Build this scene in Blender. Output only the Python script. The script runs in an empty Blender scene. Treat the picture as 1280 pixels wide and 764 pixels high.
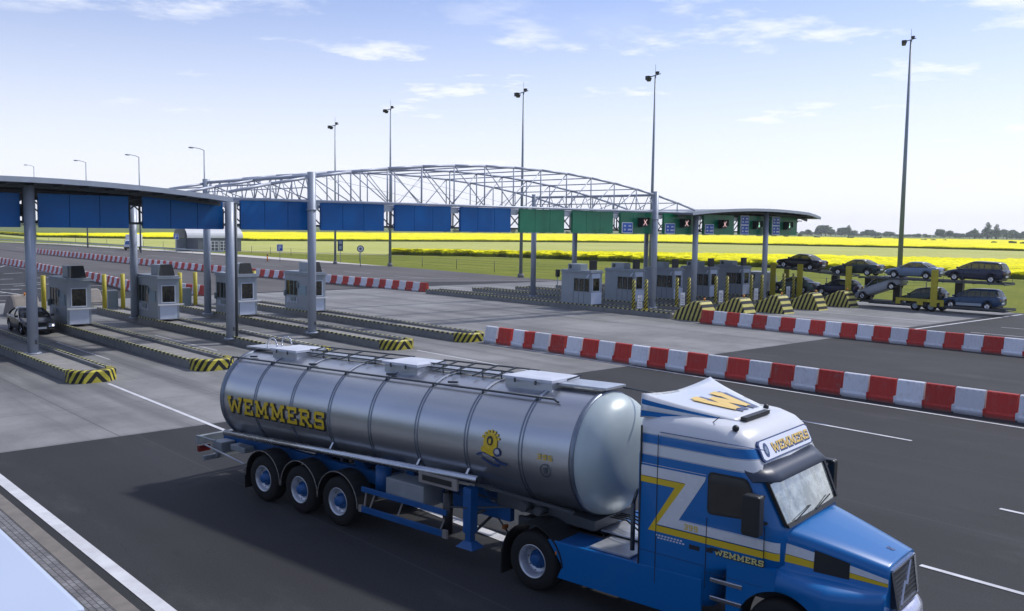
import bpy, bmesh, math, random
from mathutils import Vector, Matrix
random.seed(7)
PI = math.pi
scene = bpy.context.scene
C = scene.collection

# ------------------------------------------------------------------ camera, sky, sun, exposure
cam_d = bpy.data.cameras.new('camera'); cam = bpy.data.objects.new('camera', cam_d); C.objects.link(cam)
FW = Vector((0.6729284, 0.73491705, -0.08404937)); RT = Vector((0.73828592, -0.67432667, 0.01474602)); UP = Vector((0.04583963, 0.07197548, 0.99635248))
cam.matrix_world = Matrix(((RT.x, UP.x, -FW.x, 0), (RT.y, UP.y, -FW.y, 0), (RT.z, UP.z, -FW.z, 6.4), (0, 0, 0, 1)))
cam_d.sensor_width = 36; cam_d.lens = 1150 / 1280 * 36
cam_d.clip_start = 0.1; cam_d.clip_end = 12000
scene.camera = cam
scene.render.resolution_x = 1024; scene.render.resolution_y = 611
scene.view_settings.view_transform = 'Standard'; scene.view_settings.look = 'None'
scene.view_settings.exposure = 0.0; scene.view_settings.gamma = 1.0
SUN = Vector((0.97, -0.22, 0)).normalized(); SUN_EL = math.radians(50)
w = bpy.data.worlds.new('World'); scene.world = w; w.use_nodes = True
nt = w.node_tree; N = nt.nodes; L = nt.links
bg = N['Background']; bg.inputs['Strength'].default_value = 0.118
sky = N.new('ShaderNodeTexSky'); sky.sky_type = 'NISHITA'; sky.sun_disc = False
sky.sun_elevation = SUN_EL; sky.sun_rotation = math.atan2(SUN.x, SUN.y)
sky.altitude = 100; sky.air_density = 1.0; sky.dust_density = 1.0; sky.ozone_density = 1.6
# thin clouds on a flat layer seen along the view direction
tc = N.new('ShaderNodeTexCoord'); sep = N.new('ShaderNodeSeparateXYZ'); L.new(tc.outputs['Generated'], sep.inputs[0])
def wm(op, a, b=None, clamp=False):
    m = N.new('ShaderNodeMath'); m.operation = op; m.use_clamp = clamp
    for i, v in enumerate((a, b)):
        if v is None: continue
        if isinstance(v, (int, float)): m.inputs[i].default_value = v
        else: L.new(v, m.inputs[i])
    return m.outputs[0]
zc = wm('ADD', wm('MAXIMUM', sep.outputs[2], 0.0), 0.055)
cx_ = wm('DIVIDE', sep.outputs[0], zc); cy_ = wm('DIVIDE', sep.outputs[1], zc)
comb = N.new('ShaderNodeCombineXYZ'); L.new(cx_, comb.inputs[0]); L.new(cy_, comb.inputs[1])
def wnoise(scale, detail, rough, off):
    mp = N.new('ShaderNodeMapping'); mp.inputs['Location'].default_value = off; L.new(comb.outputs[0], mp.inputs[0])
    n = N.new('ShaderNodeTexNoise'); n.inputs['Scale'].default_value = scale; n.inputs['Detail'].default_value = detail
    n.inputs['Roughness'].default_value = rough; L.new(mp.outputs[0], n.inputs['Vector']); return n.outputs['Fac']
def wramp(v, a, b):
    r = N.new('ShaderNodeMapRange'); r.interpolation_type = 'SMOOTHSTEP'; L.new(v, r.inputs[0])
    r.inputs[1].default_value = a; r.inputs[2].default_value = b; return r.outputs[0]
big = wnoise(0.38, 3, 0.5, (5.2, 2.2, 0)); fine = wnoise(1.35, 9, 0.62, (2.3, 8.2, 0))
cl = wm('MULTIPLY', wramp(fine, 0.46, 0.66), wramp(big, 0.33, 0.52))
veil = wm('MULTIPLY', wramp(wnoise(0.35, 6, 0.6, (9.0, 2.0, 0)), 0.35, 0.7), 0.25)
cmask = wm('ADD', wm('MULTIPLY', cl, 0.74), veil, True)
fwd = wramp(wm('ADD', wm('MULTIPLY', sep.outputs[0], 0.67), wm('MULTIPLY', sep.outputs[1], 0.74)), -0.5, 0.5)   # thicker towards the north-east
# pale band of thin cloud low over the horizon
low = wm('MULTIPLY', wm('POWER', wramp(sep.outputs[2], 0.34, -0.02), 1.3), wm('ADD', 0.10, wm('MULTIPLY', fwd, 0.82)))
cm2 = wm('MAXIMUM', cmask, low)
mixc = N.new('ShaderNodeMixRGB'); L.new(cm2, mixc.inputs[0]); tint = N.new('ShaderNodeMixRGB'); tint.blend_type = 'MULTIPLY'; tint.inputs[0].default_value = 1.0; L.new(sky.outputs[0], tint.inputs[1]); tint.inputs[2].default_value = (1.04, 1.05, 1.34, 1); L.new(tint.outputs[0], mixc.inputs[1])
mixc.inputs[2].default_value = (9.1, 9.3, 10.1, 1)
L.new(mixc.outputs[0], bg.inputs[0])
sun_d = bpy.data.lights.new('sun', 'SUN'); sun_d.energy = 3.3; sun_d.angle = math.radians(3); sun_d.color = (1.0, 0.965, 0.91)
sun = bpy.data.objects.new('sun', sun_d); C.objects.link(sun)
sdir = Vector((SUN.x * math.cos(SUN_EL), SUN.y * math.cos(SUN_EL), math.sin(SUN_EL)))
sun.rotation_euler = sdir.to_track_quat('Z', 'Y').to_euler(); sun.location = (60, -20, 80)

# ------------------------------------------------------------------ materials
MATS = {}
def mat(name, col, rough=0.6, metal=0.0, var=0.0, vscale=3.0, bump=0.0, bscale=40.0, coat=0.0, emit=None, estr=0.0, spec=0.5, stretch=None, alpha=None, trans=0.0, var2=None):
    if name in MATS: return MATS[name]
    m = bpy.data.materials.new(name); m.use_nodes = True; t = m.node_tree; b = t.nodes['Principled BSDF']
    b.inputs['Base Color'].default_value = (*col, 1); b.inputs['Roughness'].default_value = rough; b.inputs['Metallic'].default_value = metal
    b.inputs['Specular IOR Level'].default_value = spec
    if coat: b.inputs['Coat Weight'].default_value = coat; b.inputs['Coat Roughness'].default_value = 0.06
    if emit: b.inputs['Emission Color'].default_value = (*emit, 1); b.inputs['Emission Strength'].default_value = estr
    if trans: b.inputs['Transmission Weight'].default_value = trans; b.inputs['IOR'].default_value = 1.45
    if var or bump:
        tcn = t.nodes.new('ShaderNodeTexCoord'); mp = t.nodes.new('ShaderNodeMapping'); t.links.new(tcn.outputs['Object'], mp.inputs[0])
        if stretch: mp.inputs['Scale'].default_value = stretch
    if var:
        n = t.nodes.new('ShaderNodeTexNoise'); n.inputs['Scale'].default_value = vscale; n.inputs['Detail'].default_value = 8; n.inputs['Roughness'].default_value = 0.65
        t.links.new(mp.outputs[0], n.inputs['Vector'])
        r = t.nodes.new('ShaderNodeMapRange'); r.inputs[1].default_value = 0.3; r.inputs[2].default_value = 0.7
        r.inputs[3].default_value = 1 - var; r.inputs[4].default_value = 1 + var
        t.links.new(n.outputs['Fac'], r.inputs[0])
        mx = t.nodes.new('ShaderNodeVectorMath'); mx.operation = 'SCALE'; mx.inputs[0].default_value = col
        t.links.new(r.outputs[0], mx.inputs['Scale']); t.links.new(mx.outputs[0], b.inputs['Base Color'])
        r2 = t.nodes.new('ShaderNodeMapRange'); r2.inputs[1].default_value = 0.3; r2.inputs[2].default_value = 0.7
        r2.inputs[3].default_value = max(0.02, rough - 0.08); r2.inputs[4].default_value = min(1, rough + 0.08)
        t.links.new(n.outputs['Fac'], r2.inputs[0]); t.links.new(r2.outputs[0], b.inputs['Roughness'])
    if bump:
        n2 = t.nodes.new('ShaderNodeTexNoise'); n2.inputs['Scale'].default_value = bscale; n2.inputs['Detail'].default_value = 4
        t.links.new(mp.outputs[0], n2.inputs['Vector'])
        bp = t.nodes.new('ShaderNodeBump'); bp.inputs['Strength'].default_value = bump; bp.inputs['Distance'].default_value = 0.02
        t.links.new(n2.outputs['Fac'], bp.inputs['Height']); t.links.new(bp.outputs[0], b.inputs['Normal'])
    MATS[name] = m; return m

class NG:
    """tiny node-graph helper"""
    def __init__(s, name, rough=0.7, metal=0.0, spec=0.5):
        s.m = bpy.data.materials.new(name); s.m.use_nodes = True; s.t = s.m.node_tree; s.b = s.t.nodes['Principled BSDF']
        s.b.inputs['Roughness'].default_value = rough; s.b.inputs['Metallic'].default_value = metal; s.b.inputs['Specular IOR Level'].default_value = spec
        tcn = s.t.nodes.new('ShaderNodeTexCoord'); s.obj = tcn.outputs['Object']
        sp = s.t.nodes.new('ShaderNodeSeparateXYZ'); s.t.links.new(s.obj, sp.inputs[0]); s.x, s.y, s.z = sp.outputs
        MATS[name] = s.m
    def link(s, a, b): s.t.links.new(a, b)
    def math(s, op, a, b=0.0, c=0.0, clamp=False):
        m = s.t.nodes.new('ShaderNodeMath'); m.operation = op; m.use_clamp = clamp
        for i, v in enumerate((a, b, c)):
            if isinstance(v, (int, float)): m.inputs[i].default_value = v
            else: s.link(v, m.inputs[i])
        return m.outputs[0]
    def noise(s, scale, detail=6, rough=0.6, stretch=None, off=(0, 0, 0), dist=0.0):
        mp = s.t.nodes.new('ShaderNodeMapping'); s.link(s.obj, mp.inputs[0]); mp.inputs['Location'].default_value = off
        if stretch: mp.inputs['Scale'].default_value = stretch
        n = s.t.nodes.new('ShaderNodeTexNoise'); n.inputs['Scale'].default_value = scale; n.inputs['Detail'].default_value = detail
        n.inputs['Roughness'].default_value = rough; n.inputs['Distortion'].default_value = dist; s.link(mp.outputs[0], n.inputs['Vector']); return n.outputs['Fac']
    def ramp(s, v, a, b, lo=0.0, hi=1.0, smooth=True):
        r = s.t.nodes.new('ShaderNodeMapRange'); s.link(v, r.inputs[0]); r.inputs[1].default_value = a; r.inputs[2].default_value = b
        r.inputs[3].default_value = lo; r.inputs[4].default_value = hi
        if smooth: r.interpolation_type = 'SMOOTHSTEP'
        return r.outputs[0]
    def mix(s, f, a, b):
        m = s.t.nodes.new('ShaderNodeMixRGB')
        for i, v in enumerate((f, a, b)):
            if isinstance(v, tuple): m.inputs[i].default_value = (*v, 1)
            elif isinstance(v, (int, float)): m.inputs[i].default_value = v
            else: s.link(v, m.inputs[i])
        return m.outputs[0]
    def scale(s, c, f):
        m = s.t.nodes.new('ShaderNodeVectorMath'); m.operation = 'SCALE'
        if isinstance(c, tuple): m.inputs[0].default_value = c
        else: s.link(c, m.inputs[0])
        if isinstance(f, (int, float)): m.inputs['Scale'].default_value = f
        else: s.link(f, m.inputs['Scale'])
        return m.outputs[0]
    def color(s, c): s.link(c, s.b.inputs['Base Color']); return s
    def roughness(s, v): s.link(v, s.b.inputs['Roughness']); return s
    def bump(s, h, strength=0.3, dist=0.01):
        bp = s.t.nodes.new('ShaderNodeBump'); bp.inputs['Strength'].default_value = strength; bp.inputs['Distance'].default_value = dist
        s.link(h, bp.inputs['Height']); s.link(bp.outputs[0], s.b.inputs['Normal']); return s

def asphalt_mat(name, base, tint=(1, 1, 1.08)):
    g = NG(name, 0.85, spec=0.35)
    sp = g.ramp(g.noise(28, 3, 0.8), 0.3, 0.75, 0.55, 1.55, False)
    st = g.ramp(g.noise(0.09, 5, 0.6), 0.3, 0.7, 0.86, 1.16)
    tr = g.ramp(g.noise(0.55, 4, 0.55, (1, 0.04, 1)), 0.3, 0.7, 0.88, 1.14)
    v = g.math('MULTIPLY', g.math('MULTIPLY', sp, st), tr)
    sp2 = g.ramp(g.noise(90, 2, 0.6), 0.66, 0.74, 0.0, 0.9)
    c = g.scale((base * tint[0], base * tint[1], base * tint[2]), v)
    c = g.mix(g.math('MULTIPLY', sp2, 0.35), c, (0.14, 0.14, 0.15))
    # dusty patches, dark drips and a few sealed cracks
    c = g.mix(g.ramp(g.noise(0.35, 7, 0.7, (1, 0.35, 1), (7, 3, 0)), 0.52, 0.72, 0, 0.30), c, (0.095, 0.095, 0.10))
    c = g.mix(g.ramp(g.noise(1.7, 4, 0.7, (1, 0.25, 1), (2, 9, 0)), 0.64, 0.74, 0, 0.55), c, (0.014, 0.014, 0.016))
    nz = g.math('ABSOLUTE', g.math('SUBTRACT', g.noise(0.16, 4, 0.55, None, (4, 4, 0), 0.6), 0.5))
    c = g.mix(g.ramp(nz, 0.0006, 0.0018, 0.55, 0.0), c, (0.012, 0.012, 0.013))
    fy_ = g.math('ABSOLUTE', g.math('SUBTRACT', g.math('FRACT', g.math('DIVIDE', g.math('ADD', g.x, 0.35), 5.25)), 0.5))
    c = g.mix(g.ramp(fy_, 0.496, 0.4985, 0, 0.35), c, (0.09, 0.09, 0.095))
    g.color(c).bump(g.noise(60, 3, 0.7), 0.35, 0.01); return g.m
M_ASPH = asphalt_mat('asphalt', 0.026, (0.94, 1.0, 1.12))
M_ASPH_OLD = asphalt_mat('weathered_asphalt', 0.085, (1.05, 1.0, 0.98))
def concrete_apron():
    g = NG('apron_concrete', 0.8, spec=0.3)
    base = g.scale((0.215, 0.217, 0.218), g.ramp(g.noise(0.16, 8, 0.7), 0.3, 0.7, 0.70, 1.22))
    grain = g.ramp(g.noise(35, 3, 0.8), 0.3, 0.7, 0.86, 1.14)
    c = g.scale(base, grain)
    # tyre darkening along the lanes (long streaks) and oil spots
    tr = g.ramp(g.noise(0.7, 5, 0.6, (1, 0.05, 1), (3, 0, 0)), 0.44, 0.70, 0, 0.62)
    c = g.mix(tr, c, (0.085, 0.088, 0.096))
    oil = g.ramp(g.noise(1.1, 4, 0.7, (1, 0.5, 1), (11, 5, 0)), 0.66, 0.78, 0, 0.5)
    c = g.mix(oil, c, (0.06, 0.06, 0.065))
    # slab joints every 5 m
    def joint(v, pitch, off):
        f = g.math('FRACT', g.math('DIVIDE', g.math('ADD', v, off), pitch))
        d = g.math('ABSOLUTE', g.math('SUBTRACT', f, 0.5))
        return g.ramp(d, 0.5 - 0.022 / pitch, 0.5 - 0.012 / pitch, 0, 1)
    j = g.math('MAXIMUM', joint(g.x, 5.25, 0.8), joint(g.y, 5.0, 2.0))
    c = g.mix(g.math('MULTIPLY', j, 0.75), c, (0.045, 0.045, 0.05))
    g.color(c).bump(g.noise(50, 3, 0.7), 0.2, 0.008); return g.m
M_APRON = concrete_apron()
def paving():
    g = NG('block_paving', 0.85, spec=0.3)
    mp = g.t.nodes.new('ShaderNodeMapping'); g.link(g.obj, mp.inputs[0]); mp.inputs['Rotation'].default_value = (0, 0, math.radians(90))
    br = g.t.nodes.new('ShaderNodeTexBrick'); g.link(mp.outputs[0], br.inputs['Vector']); br.inputs['Scale'].default_value = 1.0
    br.inputs['Brick Width'].default_value = 0.2; br.inputs['Row Height'].default_value = 0.1; br.inputs['Mortar Size'].default_value = 0.008
    br.inputs['Color1'].default_value = (0.15, 0.15, 0.16, 1); br.inputs['Color2'].default_value = (0.20, 0.20, 0.21, 1); br.inputs['Mortar'].default_value = (0.045, 0.045, 0.045, 1)
    g.color(g.scale(br.outputs['Color'], g.ramp(g.noise(2.0, 6, 0.7), 0.3, 0.7, 0.75, 1.2))).bump(br.outputs['Fac'], -0.4, 0.01); return g.m
M_PAVE = paving()
def paint(name, col):
    g = NG(name, 0.7, spec=0.3)
    wv = g.ramp(g.noise(14, 6, 0.8), 0.58, 0.72, 0, 0.6)
    c = g.scale(col, g.ramp(g.noise(1.5, 4), 0.3, 0.7, 0.85, 1.1))
    g.color(g.mix(wv, c, (0.12, 0.12, 0.125))); return g.m
M_LINE = paint('road_paint', (0.56, 0.57, 0.60))
def grass_mat(name, c1, c2, c3=None, stretch=(1, 1, 1), sc=0.12):
    g = NG(name, 0.95, spec=0.15)
    a = g.ramp(g.noise(sc, 8, 0.7, stretch), 0.32, 0.68)
    c = g.mix(a, c1, c2)
    c = g.scale(c, g.ramp(g.noise(3.0, 5, 0.8), 0.3, 0.7, 0.78, 1.2))
    if c3: c = g.mix(g.ramp(g.noise(0.5, 6, 0.7, stretch, (5, 9, 0)), 0.55, 0.75, 0, 0.7), c, c3)
    g.color(c).bump(g.noise(9, 4, 0.8), 0.8, 0.15); return g.m
M_GRASS = grass_mat('grass', (0.15, 0.185, 0.020), (0.22, 0.235, 0.030), (0.27, 0.24, 0.05))
M_CROP = grass_mat('young_crop', (0.42, 0.45, 0.11), (0.50, 0.50, 0.17), None, (1, 1, 1), 0.03)
M_FAR = grass_mat('far_farmland', (0.12, 0.16, 0.045), (0.18, 0.21, 0.07), None, (1, 1, 1), 0.006)
M_VERGE = grass_mat('dry_track', (0.27, 0.28, 0.12), (0.34, 0.32, 0.16), None, (1, 1, 1), 0.05)
def rape(name='rapeseed', thin=0.0):
    g = NG(name, 0.9, spec=0.1)
    h = g.math('ADD', g.z, g.ramp(g.noise(1.6, 5, 0.8), 0.3, 0.7, -0.25, 0.25, False))
    f = g.ramp(h, 0.55, 0.95)
    y = g.scale((0.90, 0.82, 0.004), g.ramp(g.noise(0.05, 8, 0.75), 0.3, 0.7, 0.80, 1.12))
    gr_ = g.ramp(g.noise(0.8, 7, 0.8, (1, 1, 1), (1, 2, 3)), 0.42, 0.66, 0, 0.22 + thin)
    y = g.mix(gr_, y, (0.34, 0.36, 0.02)); tl = g.math('ABSOLUTE', g.math('SUBTRACT', g.math('FRACT', g.math('DIVIDE', g.math('ADD', g.x, g.math('MULTIPLY', g.y, 0.35)), 24.0)), 0.5))
    y = g.mix(g.ramp(tl, 0.485, 0.496, 0, 0.45), y, (0.30, 0.33, 0.02))
    g.color(g.mix(f, (0.09, 0.11, 0.012), y)); return g.m
M_RAPE = rape(); M_RAPE2 = rape('thin_rapeseed', 0.48)
def hazard(name, pitch, fy, fx, y_=(0.52, 0.46, 0.05), k_=(0.012, 0.013, 0.014), ph=0.0, duty=0.5, vertical=False):
    """yellow and black stripes from object coordinates: s = z + fy*y + fx*|x|"""
    g = NG(name, 0.55, spec=0.4)
    s_ = g.math('ADD', g.math('MULTIPLY', g.y, fy), g.math('MULTIPLY', g.math('ABSOLUTE', g.x), fx))
    if not vertical: s_ = g.math('ADD', s_, g.z)
    f = g.math('FRACT', g.math('DIVIDE', g.math('ADD', s_, 100 + ph), pitch))
    k = g.math('GREATER_THAN', f, duty)
    yc = g.scale(y_, g.ramp(g.noise(5, 7, 0.75), 0.3, 0.7, 0.72, 1.12))
    c = g.mix(k, yc, k_)
    d = g.ramp(g.noise(2.5, 8, 0.8, None, (4, 4, 4)), 0.60, 0.78, 0, 0.55)
    g.color(g.mix(d, c, (0.13, 0.13, 0.12))); return g.m
M_HAZ_EDGE = hazard('striped_kerb_paint', 0.46, 1.0, 0.0, (0.50, 0.49, 0.22), vertical=True)
M_HAZ_NOSE = hazard('chevron_paint', 0.50, 1.3, 1.15)
M_HAZ_BUMP = hazard('slanted_stripe_paint', 0.95, 2.6, 0.0, (0.55, 0.50, 0.13))
M_HAZ_POST = hazard('post_stripe_paint', 0.30, 1.2, 1.0, (0.50, 0.45, 0.06))
M_KERB = mat('kerb_concrete', (0.20, 0.205, 0.205), 0.9, var=0.22, vscale=2.5, bump=0.2)
M_FILL = mat('island_fill_concrete', (0.24, 0.235, 0.23), 0.9, var=0.2, vscale=1.2, bump=0.2)
M_CREAM = mat('weathered_cream_concrete', (0.24, 0.22, 0.20), 0.9, var=0.2, vscale=2)
M_STEEL = mat('painted_grey_steel', (0.30, 0.34, 0.41), 0.45, 0.15, var=0.08, vscale=2, spec=0.5)
M_STEELL = mat('light_truss_steel', (0.42, 0.45, 0.52), 0.45, 0.2, var=0.08, vscale=2)
M_DSTEEL = mat('dark_steel', (0.07, 0.08, 0.09), 0.5, 0.4, var=0.1)
M_ROOFU = mat('roof_sheet', (0.20, 0.22, 0.25), 0.5, 0.3, var=0.12, vscale=1.5)
M_FASC = mat('roof_fascia', (0.40, 0.44, 0.50), 0.4, 0.3, var=0.08)
M_BLUEP = mat('blue_cladding', (0.001, 0.10, 0.33), 0.35, 0.0, var=0.14, vscale=0.5, spec=0.3)
M_GREENP = mat('green_cladding', (0.008, 0.18, 0.09), 0.35, 0.0, var=0.14, vscale=0.5, coat=0.0)
M_SIGNB = mat('blue_sign_film', (0.015, 0.10, 0.45), 0.4)
M_WHITE = mat('white_paint', (0.72, 0.74, 0.78), 0.4, var=0.05)
M_BLACK = mat('black_plastic', (0.012, 0.013, 0.014), 0.45)
M_RUBBER = mat('tyre_rubber', (0.014, 0.014, 0.015), 0.85, var=0.2, vscale=12, spec=0.3)
M_BOOTH = mat('booth_panel', (0.27, 0.31, 0.36), 0.5, 0.1, var=0.08, vscale=1.5)
M_BOOTHD = mat('booth_side_panel', (0.17, 0.22, 0.25), 0.5, 0.1, var=0.1)
M_BOOTHW = mat('booth_white_panel', (0.52, 0.58, 0.70), 0.5, var=0.05)
M_ACU = mat('air_unit_grey', (0.30, 0.35, 0.40), 0.5, var=0.08)
M_YPOST = mat('yellow_post_paint', (0.42, 0.36, 0.025), 0.55, var=0.2, vscale=6)
def barrier_mat(name, col):
    g = NG(name, 0.5, spec=0.4); oi = g.t.nodes.new('ShaderNodeObjectInfo')
    c = g.scale(col, g.ramp(oi.outputs['Random'], 0, 1, 0.80, 1.06, False)); off = g.math('MULTIPLY', oi.outputs['Random'], 37.0)
    n = g.t.nodes.new('ShaderNodeTexNoise'); n.noise_dimensions = '4D'; g.link(g.obj, n.inputs['Vector']); g.link(off, n.inputs['W']); n.inputs['Scale'].default_value = 3.0; n.inputs['Detail'].default_value = 8; n.inputs['Roughness'].default_value = 0.75
    c = g.mix(g.ramp(n.outputs['Fac'], 0.50, 0.72, 0, 0.40), c, (0.20, 0.18, 0.17))
    low = g.math('ADD', g.z, g.math('MULTIPLY', n.outputs['Fac'], 0.22)); c = g.mix(g.ramp(low, 0.10, 0.30, 0.62, 0.0), c, (0.12, 0.11, 0.10))
    g.color(c); return g.m
M_REDB = barrier_mat('red_barrier_plastic', (0.50, 0.035, 0.024)); M_WHTB = barrier_mat('white_barrier_plastic', (0.70, 0.72, 0.78))
M_GLASS = mat('dark_window_glass', (0.010, 0.013, 0.016), 0.06, spec=0.7)
def booth_glass():
    g = NG('booth_window_glass', 0.08, spec=0.6)
    g.color(g.mix(g.ramp(g.noise(2.2, 5, 0.7, (1, 1, 0.6)), 0.4, 0.65), (0.008, 0.010, 0.010), (0.07, 0.065, 0.045))); return g.m
M_BGLASS = booth_glass()
M_CGLASS = mat('car_window_glass', (0.02, 0.025, 0.03), 0.05, spec=0.6); M_CGLASS.node_tree.nodes['Principled BSDF'].inputs['Alpha'].default_value = 0.76
M_CHROME = mat('bright_metal', (0.62, 0.64, 0.68), 0.22, 1.0)
M_LAMPW = mat('lit_headlamp', (0.9, 0.9, 0.9), 0.2, emit=(1, 0.95, 0.8), estr=2.5)
M_AMBER = mat('amber_lens', (0.65, 0.22, 0.02), 0.25)
M_REDL = mat('red_lens', (0.16, 0.012, 0.012), 0.25)
M_POLE = mat('galvanised_pole', (0.25, 0.29, 0.33), 0.5, 0.4, var=0.1)

# ------------------------------------------------------------------ mesh builder
class MB:
    def __init__(s): s.v = []; s.f = []; s.mi = []; s.cur = 0; s.sm = []
    def mat(s, i): s.cur = i; return s
    def add(s, vs, fs, smooth=False):
        o = len(s.v); s.v += [tuple(v) for v in vs]; s.f += [tuple(i + o for i in f) for f in fs]; s.mi += [s.cur] * len(fs); s.sm += [smooth] * len(fs); return s
    def box(s, x0, x1, y0, y1, z0, z1):
        vs = [(x, y, z) for z in (z0, z1) for y in (y0, y1) for x in (x0, x1)]
        return s.add(vs, [(0, 2, 3, 1), (4, 5, 7, 6), (0, 1, 5, 4), (2, 6, 7, 3), (0, 4, 6, 2), (1, 3, 7, 5)])
    def cyl(s, p0, p1, r, r1=None, n=12, caps=True, smooth=True):
        p0 = Vector(p0); p1 = Vector(p1); r1 = r if r1 is None else r1; d = (p1 - p0).normalized()
        a = d.orthogonal().normalized(); b = d.cross(a)
        vs = []
        for p, rr in ((p0, r), (p1, r1)):
            for i in range(n):
                t = 2 * PI * i / n; vs.append(p + a * math.cos(t) * rr + b * math.sin(t) * rr)
        s.add(vs, [(i, (i + 1) % n, n + (i + 1) % n, n + i) for i in range(n)], smooth)
        if caps: s.add(vs, [tuple(range(n))[::-1], tuple(range(n, 2 * n))])
        return s
    def bar(s, p0, p1, w, h=None, up=(0, 0, 1)):
        p0 = Vector(p0); p1 = Vector(p1); h = w if h is None else h; d = (p1 - p0).normalized(); u = Vector(up)
        if abs(d.dot(u)) > 0.99: u = Vector((1, 0, 0))
        a = d.cross(u).normalized(); b = a.cross(d)
        vs = [p + a * sx * w / 2 + b * sz * h / 2 for p in (p0, p1) for sx, sz in ((-1, -1), (1, -1), (1, 1), (-1, 1))]
        return s.add(vs, [(3, 2, 1, 0), (4, 5, 6, 7), (0, 1, 5, 4), (1, 2, 6, 5), (2, 3, 7, 6), (3, 0, 4, 7)])
    def loft(s, rings, closed=True, cap0=True, cap1=True, smooth=False):
        n = len(rings[0]); vs = [p for r in rings for p in r]; fs = []
        m = n if closed else n - 1
        for k in range(len(rings) - 1):
            for i in range(m):
                j = (i + 1) % n; fs.append((k * n + i, k * n + j, (k + 1) * n + j, (k + 1) * n + i))
        s.add(vs, fs, smooth)
        if closed and cap0: s.add(rings[0], [tuple(range(n))[::-1]])
        if closed and cap1: s.add(rings[-1], [tuple(range(n))])
        return s
    def prism(s, poly, axis, a, b, smooth=False):
        """poly in the two other axes (in xyz order) extruded along axis from a to b"""
        def P(p, t):
            return {'x': (t, p[0], p[1]), 'y': (p[0], t, p[1]), 'z': (p[0], p[1], t)}[axis]
        return s.loft([[P(p, a) for p in poly], [P(p, b) for p in poly]], smooth=smooth)
    def lathe(s, prof, c, axis, n=28, smooth=True):
        """prof list of (r, t) along axis dir from centre c"""
        c = Vector(c); d = Vector(axis).normalized(); a = d.orthogonal().normalized(); b = d.cross(a)
        rings = [[c + d * t + (a * math.cos(2 * PI * i / n) + b * math.sin(2 * PI * i / n)) * r for i in range(n)] for r, t in prof]
        return s.loft(rings, True, False, False, smooth)
    def disc(s, c, axis, r, n=24):
        c = Vector(c); d = Vector(axis).normalized(); a = d.orthogonal().normalized(); b = d.cross(a)
        return s.add([c + (a * math.cos(2 * PI * i / n) + b * math.sin(2 * PI * i / n)) * r for i in range(n)], [tuple(range(n))])
    def tube(s, pts, r, n=8):
        for i in range(len(pts) - 1): s.cyl(pts[i], pts[i + 1], r, n=n)
        return s
    def sphere(s, c, r, nu=12, nv=8, sc=(1, 1, 1)):
        rings = []
        for k in range(nv + 1):
            th = PI * k / nv
            rings.append([(c[0] + r * sc[0] * math.sin(th) * math.cos(2 * PI * i / nu), c[1] + r * sc[1] * math.sin(th) * math.sin(2 * PI * i / nu), c[2] + r * sc[2] * math.cos(th)) for i in range(nu)])
        return s.loft(rings, True, False, False, True)
    def build(s, name, mats, parent=None, kind=None, bevel=0.0, sub=0):
        me = bpy.data.meshes.new(name); me.from_pydata(s.v, [], s.f)
        mats = mats if isinstance(mats, (list, tuple)) else [mats]
        for m in mats: me.materials.append(m)
        for p, i, q in zip(me.polygons, s.mi, s.sm): p.material_index = i; p.use_smooth = q
        bm = bmesh.new(); bm.from_mesh(me); bmesh.ops.remove_doubles(bm, verts=bm.verts, dist=1e-5); bmesh.ops.recalc_face_normals(bm, faces=bm.faces)
        if bevel:
            es = [e for e in bm.edges if len(e.link_faces) == 2 and e.calc_face_angle(0) > 0.6]
            bmesh.ops.bevel(bm, geom=es, offset=bevel, segments=2, affect='EDGES', profile=0.6)
        bm.to_mesh(me); bm.free(); me.update()
        o = bpy.data.objects.new(name, me); C.objects.link(o)
        if parent: o.parent = parent
        if kind: o['kind'] = kind
        return o
def tag(o, label, cat, group=None, kind=None):
    o['label'] = label; o['category'] = cat
    if group: o['group'] = group
    if kind: o['kind'] = kind
    return o
def thing(name, label, cat, loc=(0, 0, 0), rz=0.0, group=None):
    o = bpy.data.objects.new(name, None); C.objects.link(o); o.location = loc; o.rotation_euler = (0, 0, rz); o.empty_display_size = 0.3
    return tag(o, label, cat, group)
def kids(o): return [c for c in list(C.objects) if c.parent == o]
CH = {}
def tree_of(o):
    if o.name not in CH: CH[o.name] = [(c, kids(c)) for c in kids(o)]
    return CH[o.name]
def dup(root, loc, rz=0.0, label=None, cat=None, group=None, scale=None):
    r = root.copy(); C.objects.link(r); r.location = loc; r.rotation_euler = (0, 0, rz)
    if scale: r.scale = scale
    if label: r['label'] = label
    if cat: r['category'] = cat
    if group: r['group'] = group
    for c, gs in tree_of(root):
        c2 = c.copy(); C.objects.link(c2); c2.parent = r
        for g_ in gs:
            g2 = g_.copy(); C.objects.link(g2); g2.parent = c2
    return r
def sheet(name, polys, z, m, kind='structure', label=None):
    b = MB()
    for p in polys: b.add([(x, y, z) for x, y in p], [tuple(range(len(p)))])
    o = b.build(name, m)
    # keep normals up
    for p in o.data.polygons:
        if p.normal.z < 0: p.flip()
    if kind: o['kind'] = kind
    return o
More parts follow.
